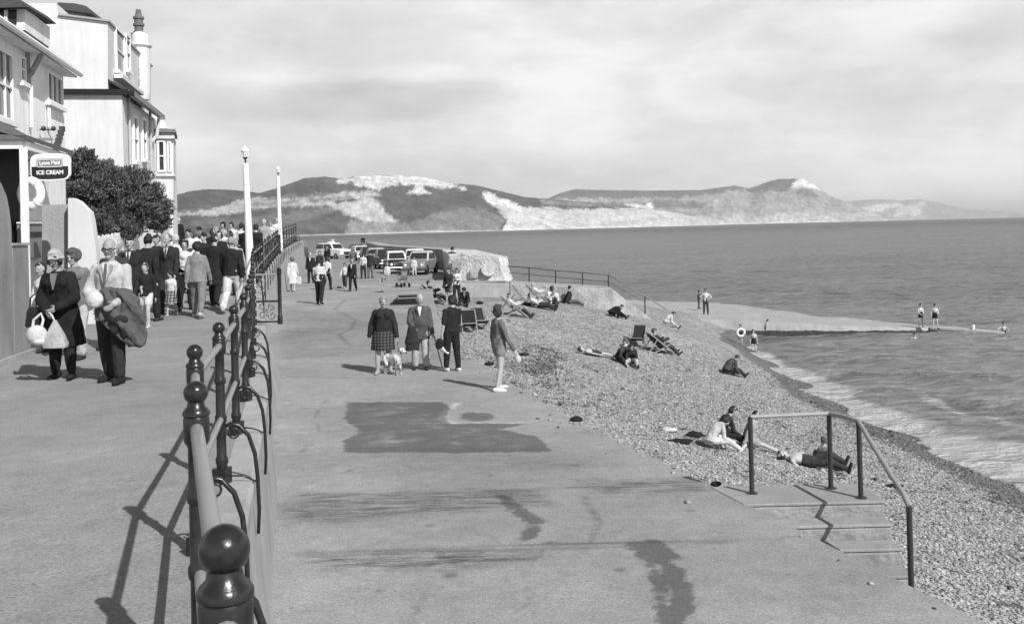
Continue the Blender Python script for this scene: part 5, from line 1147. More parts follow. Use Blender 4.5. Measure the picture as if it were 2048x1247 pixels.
put(926, 560, zc, 1.42, 205, P_(STAND, lean=8, la=(20, 10, 60, -20)), D(top='shirt', tg=.7, bot='trousers', bg=.35, hair=.05, style='bob'), 'girl in white leaning on the stone block beside the man in black', GL)
put(936, 561, zc, 1.36, 190, P_(STAND, ra=(30, 10, 90, -10)), D(top='shirt', tg=.62, sleeve=.4, bot='shorts', bg=.6, hair=.03), 'boy in pale shirt and shorts under the round plaque', GL)
put(829, 552, zc, 1.15, 170, STAND, D(top='shirt', tg=.62, bot='trousers', bg=.5, hair=.05), 'small child in white standing in front of the parked cars', GL)
put(762, 584, zl, 1.0, 120, P_(STAND, lean=55, nod=-10, la=(60, 6, 60, 0), ra=(60, 6, 60, 0)), D(top='shirt', tg=.25, bot='shorts', bg=.4, hair=.25, style='bob'), 'child bending over at the end of the promenade', GL)
put(775, 566, zl, 1.05, 170, STAND, D(top='shirt', tg=.6, bot='shorts', bg=.4, hair=.3), 'fair haired child in white beside the pushchair', GL)
person(at(727, 487, 90)-V((0, 0, .0)), 1.3, 180, P_(SITK), D(top='jacket', tg=.02, hair=.02), 'dark figure sitting on top of the parapet wall', GL, .02)
# ---------------- on the beach
fbx = zb
put(898, 610, fbx, 1.72, 200, P_(STAND, la=(20, 8, 60, -20)), D(top='jacket', tg=.03, bot='shorts', bg=.13, hair=.02, shoes=.3), 'dark haired man in black top standing at the head of the beach', GB, z0=None)
put(914, 604, fbx, 1.6, 170, P_(STAND), D(top='shirt', tg=.7, sleeve=.4, bot='trousers', bg=.03, hair=.02, fem=True), 'woman in white shirt standing beside the dark topped man', GB)
put(932, 610, fbx, 1.6, 190, P_(SITF), D(top='jacket', tg=.018, bot='trousers', bg=.02, hair=.02, style='puff', fem=True, vest=.4, fat=1.15), 'woman in black seated on the shingle beside the wall', GB)
cd = []
put(1221, 632, fbx, 1.6, 70, P_(SITF, lean=52, curve=20), D(top='coat', tg=.012, hem=.05, bot='trousers', bg=.014, hair=.015), 'figure in black hunched over on the upper beach', GB)
put(1329, 650, fbx, 1.5, 70, P_(SITF, lean=25), D(top='shirt', tg=.68, bot='trousers', bg=.35, hair=.05), 'person in white sitting at the landward end of the groyne', GB)
put(1137, 608, fbx, 1.65, 85, P_(SITL, lean=-6), D(top='jacket', tg=.03, bot='trousers', bg=.1, hair=.02, shoes=.4), 'man in dark jersey seated with legs stretched out under the wall', GB)
put(1112, 612, fbx, 1.6, 200, SITF, D(top='shirt', tg=.65, bot='trousers', bg=.04, hair=.02, style='bob', fem=True), 'dark haired woman in white blouse sitting on the shingle', GB)
put(1098, 606, fbx, 1.6, 150, SITK, D(top='shirt', tg=.7, bot='trousers', bg=.5, hair=.015, style='puff', fem=True), 'woman with big dark hair leaning forward beside the deckchairs', GB)
put(1122, 600, fbx, 1.55, 180, SITK, D(top='jacket', tg=.06, bot='trousers', bg=.05, hair=.02), 'person with dark head crouched close under the rough wall', GB)
put(1078, 616, fbx, 1.6, 95, P_(SITL, lean=-62, curve=0, la=(-60, 10, -50, 4), ra=(10, 8, 60, -30)), D(top='shirt', tg=.5, bot='trousers', bg=.03, hair=.03), 'sunbather stretched out behind the pale deckchair', GB)
# middle group
put(1238, 722, fbx, 1.7, 150, P_(SITF, lean=30, curve=35), D(top='jacket', tg=.05, bot='trousers', bg=.03, hair=.1, fat=1.15), 'man in dark jacket bent over in the middle beach group', GB)
put(1263, 730, fbx, 1.64, 185, P_(SITF, lean=14), D(top='sweater', tg=.03, bot='trousers', bg=.35, hair=.02, style='bob', fem=True, fat=1.1), 'woman in dark top and pale slacks facing us in the middle beach group', GB)
put(1250, 718, fbx, 1.6, 190, P_(SITF), D(top='shirt', tg=.7, bot='trousers', bg=.2, hair=.03), 'person in white shirt between the two dark figures', GB)
put(1192, 712, fbx, 1.6, 82, D(tilt=88, la=(-4, 14, 0, 8), ra=(-4, 14, 0, 8), ll=(0, 4, -2, 4), rl=(6, 4, -6, 4)), D(top=None, bot='trunks', bg=.05, hair=.03, shoes=None, skin=.4), 'bare sunbather lying flat beside the middle beach group', GB)
put(1452, 748, fbx, 1.72, 65, P_(SITF, lean=26, curve=28), D(top='jacket', tg=.07, bot='trousers', bg=.03, hair=.05, fat=1.12), 'lone man in grey jacket sitting near the water', GB)
# near group behind the handrail
a1 = put(1418, 896, fbx, 1.66, 68, P_(SITF, lean=26, curve=24, nod=22, la=(30, 8, 70, -10), ra=(35, 8, 60, -16)), D(top='sweater', tg=.42, bot='trousers', bg=.5, cuff=.05, hair=.025, style='bob', fem=True, shoes=.5), 'dark haired woman in pale jumper and slacks reading on the shingle', GB, vox=.0095)
put(1437, 884, fbx, 1.72, 76, P_(SITF, lean=14, curve=20), D(top='sweater', tg=.03, bot='trousers', bg=.022, hair=.02, style='bob'), 'dark dressed person sitting just beyond the woman in pale jumper', GB, vox=.011)
put(1493, 894, fbx, 1.62, 98, P_(SITL, lean=2, curve=6, la=(-12, 10, -6, 6), ra=(-20, 8, -8, 6), nod=10, ll=(80, 4, 80, 4), rl=(86, 4, 78, 4)), D(top='sweater', tg=.3, bot='shorts', bg=.3, hair=.018, style='bob', fem=True, shoes=None, skin=.4), 'dark haired woman in grey top sitting with bare legs out behind the rail post', GB, vox=.0095)
put(1622, 934, fbx, 1.74, 104, D(tilt=90, roll=-12, la=(16, 10, 70, 0), ra=(-30, 30, -20, 10), ll=(34, 6, -22, 6), rl=(20, 8, -8, 8), nod=-8), D(top=None, bot='trousers', bg=.04, hair=.03, shoes=.03, skin=.40), 'bare chested man in dark trousers lying on his back on the shingle', GB, vox=.0095)
put(1649, 932, fbx, 1.18, 350, P_(SITK, lean=-4, curve=4, la=(20, 12, 40, -10)), D(top='shirt', tg=.13, sleeve=.9, bot='trousers', bg=.12, hair=.06, shoes=.1), 'small boy sitting up against the knees of the bare chested man', GB, vox=.0095)
# at the water's edge and on the groyne
GW = 'bathers by the groyne'
sw = lambda x, y: SEA
c1 = put(1481, 690, fbx, 1.15, 185, P_(STAND, la=(20, 40, 60, 0), ra=(20, 40, 60, 0)), D(top=None, bot='trunks', bg=.05, hair=.02, shoes=None, skin=.42), 'child holding a white swimming ring at the water edge', GW, key='ring')
put(1508, 698, sw, 1.35, 200, P_(STAND, lean=4), D(top=None, bot='trunks', bg=.03, hair=.02, shoes=None, skin=.46), 'bather in dark trunks wading beside the child with the ring', GW, sink=.25)
put(1531, 671, sw, 1.1, 100, P_(STAND, lean=18), D(top=None, bot='trunks', bg=.03, hair=.02, shoes=None, skin=.42), 'small bather stooping by the weedy foot of the groyne', GW, sink=.1)
gz = lambda x, y: float(np.interp(x, [9, 15, 20, 26], [-4.12, -4.36, -4.58, -4.95]))
put(1412, 628, gz, 1.72, 190, P_(STAND, la=(-20, 40, 60, -40), ra=(-20, 40, 60, -40)), D(top='shirt', tg=.74, sleeve=.5, bot='trousers', bg=.05, hair=.02), 'man in white shirt standing hands on hips on the groyne', GW)
put(1398, 617, gz, 1.3, 100, STAND, D(top='shirt', tg=.05, bot='trousers', bg=.08, hair=.02), 'dark clad child on the groyne beside the white shirted man', GW)
put(1842, 654, gz, 1.45, 160, P_(STAND, la=(10, 8, 50, -30), ra=(10, 8, 50, -30)), D(top=None, bot='trunks', bg=.02, hair=.02, shoes=None, skin=.46), 'bather in black trunks on the groyne, left one of the pair', GW)
put(1870, 657, gz, 1.52, 195, P_(STAND, la=(20, 10, 90, -20), ll=(0, 8, 0, 6)), D(top=None, bot='trunks', bg=.02, hair=.02, shoes=None, skin=.46), 'bather with folded arms on the groyne, right one of the pair', GW)
for px, py, H, sk_, lb_ in [(1877, 668, 1.3, .95, 'swimmer up to the shoulders under the bathers on the groyne'), (1829, 677, 1.3, .98, 'swimmer farther out with only head and arms above water'), (2007, 664, 1.4, .8, 'bather at the seaward end of the outfall pipe')]:
    put(px, py, sw, H, 200, P_(STAND, la=(60, 30, 80, 0), ra=(50, 40, 80, 10)), D(top=None, bot='trunks', bg=.02, hair=.02, shoes=None, skin=.46), lb_, GW, sink=sk_)
# ================================================================ things carried
def thing(name, mb, m, label, cat, group=None, smooth=50, bevel=0):
    """one-mesh thing with its origin at its base"""
    vs = [V(v) for v in mb.v]; o_ = V((sum(v.x for v in vs)/len(vs), sum(v.y for v in vs)/len(vs), min(v.z for v in vs)))
    mb.v = [tuple(v-o_) for v in vs]; o = mb.build(name, m, None, smooth, bevel); o.location = o_; return tag(o, label, cat, group)
W = PEOPLE['w1']; Mn = PEOPLE['m1']
h = (W['hl']+W['hr'])/2
bg = empty('shoulder_bag', h+V((-.10, -.14, -.36)), 0, 'rounded white bag hanging from the hand of the woman in the headscarf', 'bag')
later('bag_body', MB().ball((0, 0, .12), (.125, .10, .12), 16).ball((.02, 0, .05), (.10, .09, .06), 12), cloth(.5), bg, .012, 3, None, .006)
MB().tube([(-.05, 0, .20), (-.045, .03, .30), (0.03, .06, .37), (.07, .03, .30), (.06, 0, .21)], .016, 8).build('handle', cloth(.5), bg)
b = MB(); b.loft([[V((x, y, z)) for x, y in ((-w_, -.04*d_), (0, -.07*d_), (w_, -.04*d_), (w_, .04*d_), (0, .06*d_), (-w_, .04*d_))] for z, w_, d_ in ((0, .13, 1.1), (.05, .14, 1.2), (.16, .10, .9), (.26, .05, .5), (.33, .015, .3))])
o = thing('carrier_bag', MB(), M_white, '', '') if 0 else None
cb = empty('carrier_bag', h+V((.12, -.13, -.40)), 0, 'pale plastic carrier bag beside the rounded white bag', 'carrier bag')
b.build('bag_body', cloth(.36), cb, smooth=60); MB().tube([(0, 0, .31), (-.05, .03, .39), (-.10, .06, .42)], .01, 6).build('handle', cloth(.55), cb)
hb = empty('handbag', W['el']*0 + V((W['root'].location.x-.30, W['root'].location.y-.08, .66)), 0, 'black handbag on the arm of the woman in the headscarf', 'handbag')
b = MB(); b.loft([[V((s_*x, y, z)) for s_, x, y in ((-1, w_, -d_), (1, w_, -d_), (1, w_, d_), (-1, w_, d_))] for z, w_, d_ in ((0, .09, .06), (.02, .10, .065), (.2, .085, .045), (.25, .07, .02))]); b.build('bag_body', mat('black_leather', .018, .4, .2, 8, .2, 30), hb, smooth=40, bevel=.012)
MB().tube([(-.06, 0, .24), (-.05, 0, .36), (0, 0, .41), (.05, 0, .36), (.06, 0, .24)], .010, 6).build('handle', mat('black_leather', .018), hb)
h = Mn['hr']          # his right hand is on the left of the picture
wb = empty('round_white_bag', h+V((.02, -.13, -.035)), 0, 'rounded white bag held against the chest of the tweed jacketed man', 'bag')
later('bag_body', MB().ball((0, 0, .105), (.105, .095, .10), 16).ball((0, 0, .05), (.085, .08, .05), 12), cloth(.5), wb, .012, 3, None, .004)
MB().tube([(-.03, .02, .19), (0, .02, .215), (.04, .02, .19)], .012, 8).build('opening', cloth(.6), wb)
r0 = Mn['root'].location
ct = empty('folded_coat', V((r0.x+.12, r0.y-.2, .45)), 0, 'grey overcoat draped over the arm of the tweed jacketed man', 'coat')
rg = []
for z, cx, w_, d_ in ((.70, -.02, .10, .07), (.68, .0, .17, .10), (.55, .04, .25, .115), (.40, .06, .275, .10), (.25, .13, .24, .085), (.12, .19, .17, .07), (.02, .25, .10, .05), (.0, .26, .04, .03)):
    rg.append([V((cx+w_*math.cos(q)*(1+.10*math.sin(5*q+z*9)), d_*math.sin(q)*(1+.34*math.sin(5*q+z*10)+.18*math.sin(9*q-z*14)), z)) for q in np.linspace(0, 2*math.pi, 25)[:-1]])
later('coat_body', MB().loft(rg), cloth(.085), ct, .012, 3, None, .022)
later('lining', MB().ball((.08, -.10, .33), (.12, .03, .06), 12).ball((.13, -.07, .22), (.05, .04, .12), 12).ball((.03, -.085, .25), (.05, .03, .10), 10), cloth(.025), ct, .012, 3, None, .015)
# walking stick
M2 = PEOPLE['m2']; p = M2['hl']; b = MB(); b.tube([p+V((-.09, 0, .0)), p+V((-.06, 0, .045)), p+V((0, 0, .05)), p+V((.03, -.01, .0)), V((p.x+.20, p.y-.12, zl(0, p.y)+.01))], [.014, .014, .014, .013, .010], 8)
thing('walking_stick', b, mat('dark_stick', .03, .4), 'dark walking stick in the hand of the bald man in the blazer', 'walking stick')
p = M2['hr']; later_c = empty('raincoat', V((p.x-.06, p.y-.02, p.z-.42)), 0, 'dark coat hanging over the other arm of the bald man', 'coat')
later('coat_body', MB().loft([[V((w_*math.cos(q), d_*math.sin(q), z)) for q in np.linspace(0, 6.283, 17)[:-1]] for z, w_, d_ in ((0, .14, .06), (.2, .15, .07), (.4, .10, .07), (.5, .07, .06))]), cloth(.03), later_c, .014, 3, None, .015)
p = PEOPLE['b2']['hl']; b = MB().ball(p+V((-.03, -.04, -.08)), (.085, .05, .11), 12).ball(p+V((-.05, -.04, -.13)), (.07, .05, .07), 10).tube([p, p+V((-.03, -.03, .0)), p+V((-.03, -.04, -.05))], .015, 6)
thing('beach_bag', b, cloth(.02), 'dark swimming bag in the hand of the youth in black', 'bag')
p = PEOPLE['b2']['hr']; p = PEOPLE['b2']['root'].location + V((-.33, -.05, .62)); b = MB(); b.tube([p, p+V((.1, 0, -.12)), p+V((.26, 0, -.25))], [.06, .055, .03], 10)
thing('rolled_towel', b, cloth(.62), 'pale rolled towel between the bald man and the youth in black', 'towel')
p = PEOPLE['b3']['hr']; b = MB().ball(p+V((.03, 0, -.10)), (.06, .06, .09), 10); thing('paper_bag', b, cloth(.68), 'small white paper bag in the hand of the boy in shorts', 'bag')
b = MB().ball(p+V((.14, -.02, -.02)), (.10, .04, .035), 10); thing('sandal', b, cloth(.03), 'dark sandal swinging from the hand of the boy in shorts', 'sandal')
p = PEOPLE['w3']['hr']; b = MB(); b.box(p+V((.02, 0, -.22)), (.28, .12, .34)); thing('shopping_bag', b, cloth(.66), 'white shopping bag carried by the woman in the white coat', 'bag', bevel=.02)
p = PEOPLE['ring']['pel']+V((0, -.16, .12)); rg = []
b = MB(); n_ = 24; vs = [p+V(((.20+.06*math.cos(v))*math.cos(u), .06*math.sin(v)-.02, (.20+.06*math.cos(v))*math.sin(u))) for u in np.linspace(0, 6.283, n_+1)[:-1] for v in np.linspace(0, 6.283, 11)[:-1]]
b.add(vs, [(i*10+j, i*10+(j+1) % 10, ((i+1) % n_)*10+(j+1) % 10, ((i+1) % n_)*10+j) for i in range(n_) for j in range(10)]); thing('swimming_ring', b, M_white, 'white inflated swimming ring round the child at the water edge', 'swimming ring')
# ================================================================ dog
def dog(pos, rz, label):
    b = MB(); c = b.capsule
    c((0, -.16, .33), (0, -.02, .325), .085, .075); c((0, -.02, .325), (0, .16, .335), .078, .10); b.ball((0, .17, .31), (.075, .085, .115), 12)
    c((0, .20, .38), (0, .28, .47), .062, .050); b.ball((0, .315, .50), (.052, .068, .055), 12); c((0, .35, .49), (0, .43, .465), .036, .022)
    for s_ in (-1, 1):
        c((s_*.06, .17, .30), (s_*.058, .16, .17), .042, .027); c((s_*.058, .16, .17), (s_*.056, .175, .03), .025, .019); c((s_*.056, .17, .02), (s_*.056, .205, .02), .022, .02)
        c((s_*.06, -.16, .32), (s_*.065, -.11, .20), .058, .034); c((s_*.065, -.11, .20), (s_*.062, -.205, .125), .028, .02); c((s_*.062, -.205, .125), (s_*.06, -.185, .03), .02, .018); c((s_*.06, -.19, .02), (s_*.06, -.155, .02), .021, .019)
        b.ball((s_*.042, .30, .535), (.012, .022, .03), 8)
    c((0, -.22, .37), (0, -.29, .44), .02, .014); c((0, -.29, .44), (0, -.31, .52), .014, .008)
    fur, t_, bs_ = newmat('dog_fur', .9, .2); co = t_('TexCoord').outputs['Object']; f_ = t_.mr(t_.noise(co, 6, 3), .50, .58, .62, .16); t_.link(f_, bs_.inputs['Base Color']); t_.link(t_.bump(t_.noise(co, 60, 4), .6, .01), bs_.inputs['Normal'])
    def post(o):
        me = o.data; me.materials.append(mat('eye_dark', .03)); n = len(me.polygons); ce = np.zeros(n*3, np.float32); me.polygons.foreach_get('center', ce); ce = ce.reshape(-1, 3); mi = np.zeros(n, np.int32)
        mi[ce[:, 1] > .432] = 1
        for s_ in (-1, 1): mi[np.linalg.norm(ce-np.array((s_*.03, .365, .52)), axis=1) < .014] = 1
        me.polygons.foreach_set('material_index', mi)
    o = later('dog', b, [fur], None, .010, 2, post, .006); o.location = pos; o.rotation_euler = (0, 0, rz); tag(o, label, 'dog'); return o
p = on(786, 748, zl); dog(p, -2.35, 'small pale terrier with dark patches trotting before the stout woman')
q = PEOPLE['w2']['hl']; b = MB(); b.tube([q, q.lerp(p+V((.15, -.15, .43)), .5)+V((0, 0, -.05)), p+V((.16, -.14, .43))], .006, 5); thing('dog_lead', b, M_black, 'thin dark lead from the stout woman to the terrier', 'dog lead')
# ================================================================ cars
def car(x, y, rz, body, roofg, label, L=3.7, Wd=1.5, Hh=1.4, kind='saloon', zz=CARZ+.004):
    r_ = empty('parked_car', (x, y, zz), rz, label, 'car', 'cars parked on the jetty')
    mb_, mr_ = mat('car_paint_%03d' % round(body*1000), body, .25, .08, 4, 0, 1, .5), mat('car_paint_%03d' % round(roofg*1000), roofg, .25, .08, 4, 0, 1, .5)
    hw = Wd/2
    def prof(pts, w0, w1, m, nm, bev=.05):
        b = MB(); n = len(pts)
        lo = min(z for _, z in pts); hi_ = max(z for _, z in pts)
        f = lambda z: w0+(w1-w0)*(z-lo)/(hi_-lo)
        b.v = [(-f(z), yy_, z) for yy_, z in pts]+[(f(z), yy_, z) for yy_, z in pts]
        b.f = [tuple(range(n)), tuple(range(2*n-1, n-1, -1))]+[(i, i+n, (i+1) % n+n, (i+1) % n) for i in range(n)]; b.mi = [0]*len(b.f)
        return b.build(nm, m, r_, 40, bev)
    h2 = L/2; zb_ = .62*Hh
    prof([(-h2, .28), (h2, .28), (h2+.02, .45), (h2-.03, zb_-.06), (h2*.50, zb_+.02), (-h2*.62, zb_+.03), (-h2+.02, zb_-.03), (-h2-.02, .5)], hw, hw*.95, mb_, 'body', .07)
    if kind == 'estate': cab = [(h2*.42, zb_-.01), (h2*.16, Hh-.03), (h2*.05, Hh), (-h2*.80, Hh), (-h2*.95, Hh-.08), (-h2*.98, zb_-.01)]
    elif kind == 'van': cab = [(h2*.62, zb_-.01), (h2*.45, Hh-.03), (h2*.3, Hh), (-h2*.94, Hh), (-h2*.99, zb_-.01)]
    else: cab = [(h2*.40, zb_-.01), (h2*.14, Hh-.06), (h2*.0, Hh), (-h2*.40, Hh), (-h2*.55, Hh-.07), (-h2*.78, zb_-.01)]
    prof(cab, hw*.93, hw*.76, mr_, 'roof', .05)
    wl_ = lambda z: hw*.93+(hw*.76-hw*.93)*(z-zb_)/(Hh-zb_)
    z0_, z1_ = zb_+.06, Hh-.10
    def pane(P, nm='window'): b = MB(); b.add(P, [tuple(range(len(P)))]); b.build(nm, M_glass, r_, 0)
    ys_ = [(cab[0][0]-.17, cab[1][0]-.08, (cab[1][0]+cab[-2][0])/2+.05), ((cab[1][0]+cab[-2][0])/2-.03,)*2+(cab[-2][0]+.06,)]
    for s_ in (-1, 1):
        a0, a1, bb_ = ys_[0]; pane([(s_*(wl_(z0_)+.012), a0, z0_), (s_*(wl_(z1_)+.012), a1, z1_), (s_*(wl_(z1_)+.012), bb_, z1_), (s_*(wl_(z0_)+.012), bb_, z0_)])
        a0, a1, bb_ = ys_[1]; pane([(s_*(wl_(z0_)+.012), a0, z0_), (s_*(wl_(z1_)+.012), a1, z1_), (s_*(wl_(z1_)+.012), bb_, z1_), (s_*(wl_(z0_)+.012), bb_-.12, z0_)])
    fy = lambda z: cab[0][0]+(cab[1][0]-cab[0][0])*(z-cab[0][1])/(cab[1][1]-cab[0][1])+.02
    by_ = lambda z: cab[-1][0]+(cab[-2][0]-cab[-1][0])*(z-cab[-1][1])/(cab[-2][1]-cab[-1][1])-.02
    for f_, nm in ((fy, 'windscreen'), (by_, 'rear_window')):
        pane([(-wl_(z0_)+.10, f_(z0_), z0_), (wl_(z0_)-.10, f_(z0_), z0_), (wl_(z1_)-.08, f_(z1_), z1_), (-wl_(z1_)+.08, f_(z1_), z1_)], nm)
    for yy_ in (h2*.62, -h2*.62):
        for s_ in (-1, 1):
            b = MB(); P = [(.0, .30), (.04, .30), (.17, .27), (.17, .19)]
            b.lathe([(.19, -.07), (.28, -.08), (.30, -.05), (.30, .05), (.28, .08), (.19, .07)], (0, 0, 0), 18); b.v = [(s_*(hw-.07)+v[2], yy_+v[0], .30+v[1]) for v in b.v]; wo = b.build('wheel', M_black, r_, 40)
            b = MB(); b.lathe([(.01, .0), (.19, .0), (.19, .05), (.12, .075), (.01, .085)], (0, 0, 0), 14); b.v = [(s_*(hw-.07+v[2]*1.0), yy_+v[0], .30+v[1]) for v in b.v]; b.build('hubcap', M_chrome, wo, 40)
    for e_, nm in ((1, 'headlight'), (-1, 'tail_light')):
        for s_ in (-1, 1): b = MB(); b.ball((s_*hw*.70, e_*(h2+.0), .60 if e_ > 0 else .62), (.095 if e_ > 0 else .05, .05, .095 if e_ > 0 else .08), 12); b.build(nm, mat('lamp_glass', .7, .1) if e_ > 0 else mat('lamp_red', .12, .2), r_)
        b = MB(); b.tube([(-hw*1.02, e_*(h2-.02), .40), (-hw*.95, e_*(h2+.08), .40), (hw*.95, e_*(h2+.08), .40), (hw*1.02, e_*(h2-.02), .40)], .045, 8); b.build('bumper', M_chrome, r_)
        b = MB(); b.box((0, e_*(h2+.05), .50 if e_ > 0 else .56), (.45, .02, .10)); b.build('number_plate', mat('sign_black', .02) if e_ > 0 else mat('plate_pale', .5), r_, 0)
    b = MB()
    for k_ in range(5): b.box((0, h2+.015, .52+.05*k_*.9), (hw*.95, .02, .018))
    b.box((0, h2+.005, .61), (hw*.98, .03, .27)); b.build('grille', M_chrome, r_, 0); return r_
car(-7.55, 64.6, 3.1+.28, .018, .74, 'dark small car with white hard top, nearest the camera', 3.2, 1.36, 1.42)
car(-6.75, 69.0, 3.1+.10, .10, .66, 'grey car with pale roof just behind the dark small car', 3.6, 1.5, 1.45)
car(-5.75, 62.6, 3.1-.12, .20, .45, 'light two tone car nearest the end of the parapet', 3.7, 1.45, 1.42)
car(-9.3, 73.5, 3.1+.3, .03, .03, 'black saloon fourth along the row by the parapet', 3.8)
car(-10.9, 80, 3.1+.3, .22, .40, 'mid grey saloon halfway along the row by the parapet', 3.8)
car(-12.6, 88, 3.1+.3, .02, .02, 'black saloon near the far end of the row by the parapet', 3.8)
car(-14.6, 96, 3.1+.4, .50, .60, 'pale car last in the row by the parapet', 3.8)
c4 = car(-18.6, 104, 3.1+.9, .72, .78, 'white estate car with a pale fitting on its roof', 4.1, 1.6, 1.62, 'estate')
b = MB(); b.lathe([(.05, 0), (.06, .2), (.25, .42), (.27, .42)], (0, -.1, 1.62), 12); b.box((0, -.4, 1.72), (.5, .5, .18)); b.build('roof_fitting', M_white, c4)
car(-22.8, 106, 3.1+.1, .016, .02, 'black van with a canvas top at the left end of the car park', 4.2, 1.8, 2.0, 'van')
car(-16.6, 107, 3.1+.5, .05, .05, 'dark saloon behind the white estate car', 3.8)
# ================================================================ deckchairs
def deckchair(px, py, face, g, label, fn=zb, recl=1.0, up=False):
    p = on(px, py, fn); p.z = fn(p.x, p.y)-.01
    r_ = empty('deckchair', p, -R(face), label, 'deckchair', 'deckchairs on the beach')
    wd = .29
    for s_ in (-1, 1):
        MB().bar((s_*wd, .55, .02), (s_*wd, -.48, .86), .03, .045).build('long_rail', M_wood, r_, 0)
        MB().bar((s_*(wd-.04), -.42, .02), (s_*(wd-.04), .46, .40), .03, .04).build('seat_rail', M_wood, r_, 0)
        MB().bar((s_*(wd+.03), -.62, .03), (s_*(wd+.03), -.20, .62), .022, .035).build('prop', M_wood, r_, 0)
    for q in ((0, -.48, .85), (0, .46, .40), (0, .55, .03)): MB().bar((-wd, q[1], q[2]), (wd, q[1], q[2]), .03).build('crossbar', M_wood, r_, 0)
    b = MB(); rg = []
    for k in range(11):
        t_ = k/10; y = -.48+.94*t_; z = .86+(.41-.86)*t_ - .27*math.sin(math.pi*t_)**1.0*(1+.35*t_)
        rg.append([V((-wd+.045, y, z)), V((wd-.045, y, z)), V((wd-.045, y+.004, z-.012)), V((-wd+.045, y+.004, z-.012))])
    b.loft(rg); b.build('canvas', cloth(g), r_, 60); return r_, p
def sitter(rp, face, H, fit, label):
    r_, p = rp; q = p + Matrix.Rotation(-R(face), 3, 'Z') @ V((0, .10, 0)); person(q, H, face, DECK, fit, label, GB, .017, None, .33)
d1 = deckchair(1026, 632, 78, .72, 'pale deckchair with a reclining sitter behind the boy in shorts'); sitter(d1, 78, 1.62, D(top='shirt', tg=.68, bot='trousers', bg=.05, hair=.03), 'dark haired person in white reclining in the pale deckchair')
d2 = deckchair(1046, 606, 80, .7, 'pale deckchair against the rough wall, left of two'); 
d3 = deckchair(1074, 605, 80, .74, 'pale deckchair against the rough wall, right of two'); sitter(d3, 80, 1.6, D(top='shirt', tg=.66, bot='trousers', bg=.3, hair=.3, style='bob', fem=True), 'fair haired woman in white lying back in a deckchair by the wall')
d4 = deckchair(865, 604, 75, .05, 'dark deckchair by the jetty wall with a sitter'); sitter(d4, 75, 1.66, D(top='jacket', tg=.02, bot='trousers', bg=.02, hair=.02), 'dark clad person in the deckchair by the jetty wall')
deckchair(938, 664, 172, .02, 'empty black deckchair on the shingle, left of a close pair'); deckchair(960, 658, 160, .03, 'empty black deckchair on the shingle, right of a close pair')
deckchair(1276, 692, 200, .03, 'empty dark deckchair standing behind the middle beach group')
d9 = deckchair(1318, 706, 74, .06, 'deckchair with a man stretched out, right of the middle beach group'); sitter(d9, 74, 1.74, D(top='jacket', tg=.035, bot='trousers', bg=.06, hair=.05), 'man in dark clothes stretched out in a deckchair')
st_ = empty('stacked_deckchairs', on(812, 608, zl), .2, 'low pile of folded dark deckchairs at the end of the promenade', 'deckchairs')
for k in range(5): b = MB(); b.box((.03*k, 0, .05+.065*k), (1.15-.1*k, .5, .04), rz=.06*(k-2)); b.build('folded_chair', cloth(.03) if k != 3 else mat('worn_wood', .2), st_, 0)
# pushchair
pc = empty('pushchair', on(806, 574, zl), .5, 'small pushchair with a grey seat standing at the end of the promenade', 'pushchair')
for x, y in ((-.2, -.3), (.2, -.3), (-.2, .3), (.2, .3)):
    b = MB(); b.lathe([(.05, -.02), (.11, -.02), (.11, .02), (.05, .02)], (0, 0, 0), 14); b.v = [(x+v[2], y+v[0], .11+v[1]) for v in b.v]; b.build('wheel', M_black, pc)
b = MB()
for s_ in (-.19, .19): b.tube([(s_, .3, .12), (s_, -.3, .55), (s_, -.5, .98)], .014, 6); b.tube([(s_, -.3, .12), (s_, .25, .48)], .014, 6)
b.tube([(-.19, -.5, .98), (.19, -.5, .98)], .016, 6); b.tube([(-.19, 0, .34), (.19, 0, .34)], .012, 6); b.build('frame', M_chrome, pc)
b = MB(); b.loft([[V((-.17, y, z)), V((.17, y, z)), V((.17, y+.01, z-.03)), V((-.17, y+.01, z-.03))] for y, z in ((.3, .40), (0, .38), (-.12, .42), (-.25, .80))]); b.build('seat', cloth(.3), pc, 60)
# ================================================================ odds and ends on the beach and the promenade edge
def lump(px, py, fn, sx, sy, sz, g, nm, label, cat, grp=None, dz=0):
    p = on(px, py, fn); b = MB(); b.ball(p+V((0, 0, sz*.6)), (sx, sy, sz), 12); b.ball(p+V((sx*.5, sy*.3, sz*.5)), (sx*.6, sy*.7, sz*.7), 10)
    for i, v in enumerate(b.v):
        v = V(v); n_ = mnoise.noise_vector(v*9)*min(sx, sz)*.35; b.v[i] = tuple(v+n_)
    return thing(nm, b, cloth(g), label, cat, grp, 60)
lump(1358, 884, zb, .34, .2, .05, .018, 'dark_rug', 'dark crumpled rug on the shingle left of the reading woman', 'rug')
lump(1338, 862, zb, .2, .14, .07, .5, 'bundle', 'pale bundle of clothes above the dark rug', 'bundle')
lump(1388, 874, zb, .22, .12, .10, .02, 'dark_bag', 'small black bag at the back of the reading woman', 'bag')
lump(1672, 940, zb, .2, .12, .06, .02, 'dark_clothes', 'dark clothes lying at the feet of the bare chested man', 'clothes')
lump(1788, 975, zb, .22, .12, .06, .02, 'seaweed_clump', 'clump of dark seaweed just right of the handrail slope', 'seaweed')
lump(1748, 960, zb, .07, .06, .04, .03, 'seaweed_clump', 'smaller dark weed clump left of the seaweed by the handrail', 'seaweed')
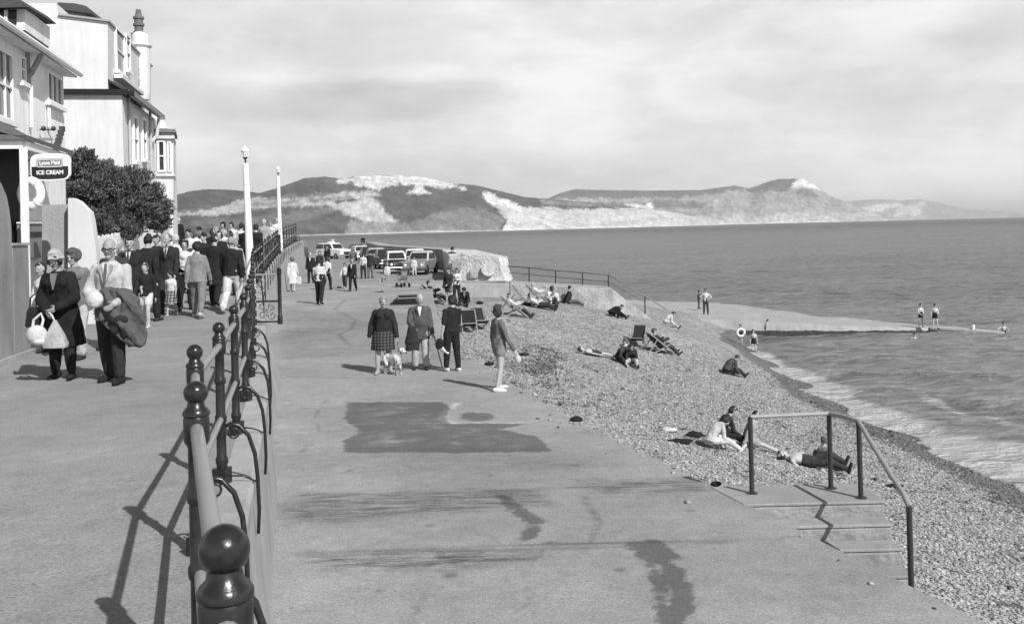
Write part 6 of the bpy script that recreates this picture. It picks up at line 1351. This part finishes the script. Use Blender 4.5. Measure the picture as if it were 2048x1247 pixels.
lump(978, 730, zl, .10, .06, .05, .02, 'small_cap', 'small dark cap lying on the promenade edge behind the boy in shorts', 'cap')
lump(1432, 970, zl, .06, .04, .03, .02, 'mooring_ring', 'dark iron lump on the promenade edge left of the steps', 'iron fitting')
lump(1152, 842, zl, .10, .04, .05, .02, 'edge_bracket', 'dark iron bracket on the promenade edge below the boy in shorts', 'iron fitting')
lump(1058, 610, zb, .35, .2, .08, .02, 'dark_bundle', 'dark bundle on the shingle by the pale deckchair', 'bundle')
lump(960, 608, zb, .16, .12, .09, .02, 'dark_basket', 'dark basket on the shingle right of the woman in black', 'basket')
# ---------------------------------------------------------------- fuse the figures
bpy.context.view_layer.update(); dg = bpy.context.evaluated_depsgraph_get()
new = [bpy.data.meshes.new_from_object(o.evaluated_get(dg)) for o, *_ in PEND]
for (o, mats, post, wr_), me in zip(PEND, new):
    o.modifiers.clear(); me.name = o.name.split('.')[0]; o.data = me; me.materials.clear()
    for m_ in mats: me.materials.append(m_)
    n = len(me.vertices)
    if wr_ and n:
        co = np.zeros(n*3, np.float32); no = np.zeros(n*3, np.float32); me.vertices.foreach_get('co', co); me.vertices.foreach_get('normal', no)
        co = co.reshape(-1, 3); no = no.reshape(-1, 3); sd_ = (hash(o.name) % 97)*.37
        q = np.array([mnoise.noise(V((c[0]*9+sd_, c[1]*9, c[2]*6))) + .6*mnoise.noise(V((c[0]*20, c[1]*20+sd_, c[2]*14))) for c in co.tolist()], np.float32)
        co += no*(q*wr_)[:, None]; me.vertices.foreach_set('co', co.reshape(-1))
    me.polygons.foreach_set('use_smooth', [True]*len(me.polygons))
    if post: post(o)
    me.update()
# ---------------------------------------------------------------- turn lettering into mesh
bpy.context.view_layer.update(); dg = bpy.context.evaluated_depsgraph_get()
for o in PENDTXT:
    me = bpy.data.meshes.new_from_object(o.evaluated_get(dg)); me.name = 'lettering'
    n = bpy.data.objects.new('lettering', me); COL.objects.link(n); n.parent = o.parent; n.location = o.location; n.rotation_euler = o.rotation_euler; n.scale = o.scale
    bpy.data.objects.remove(o); n.name = 'lettering'
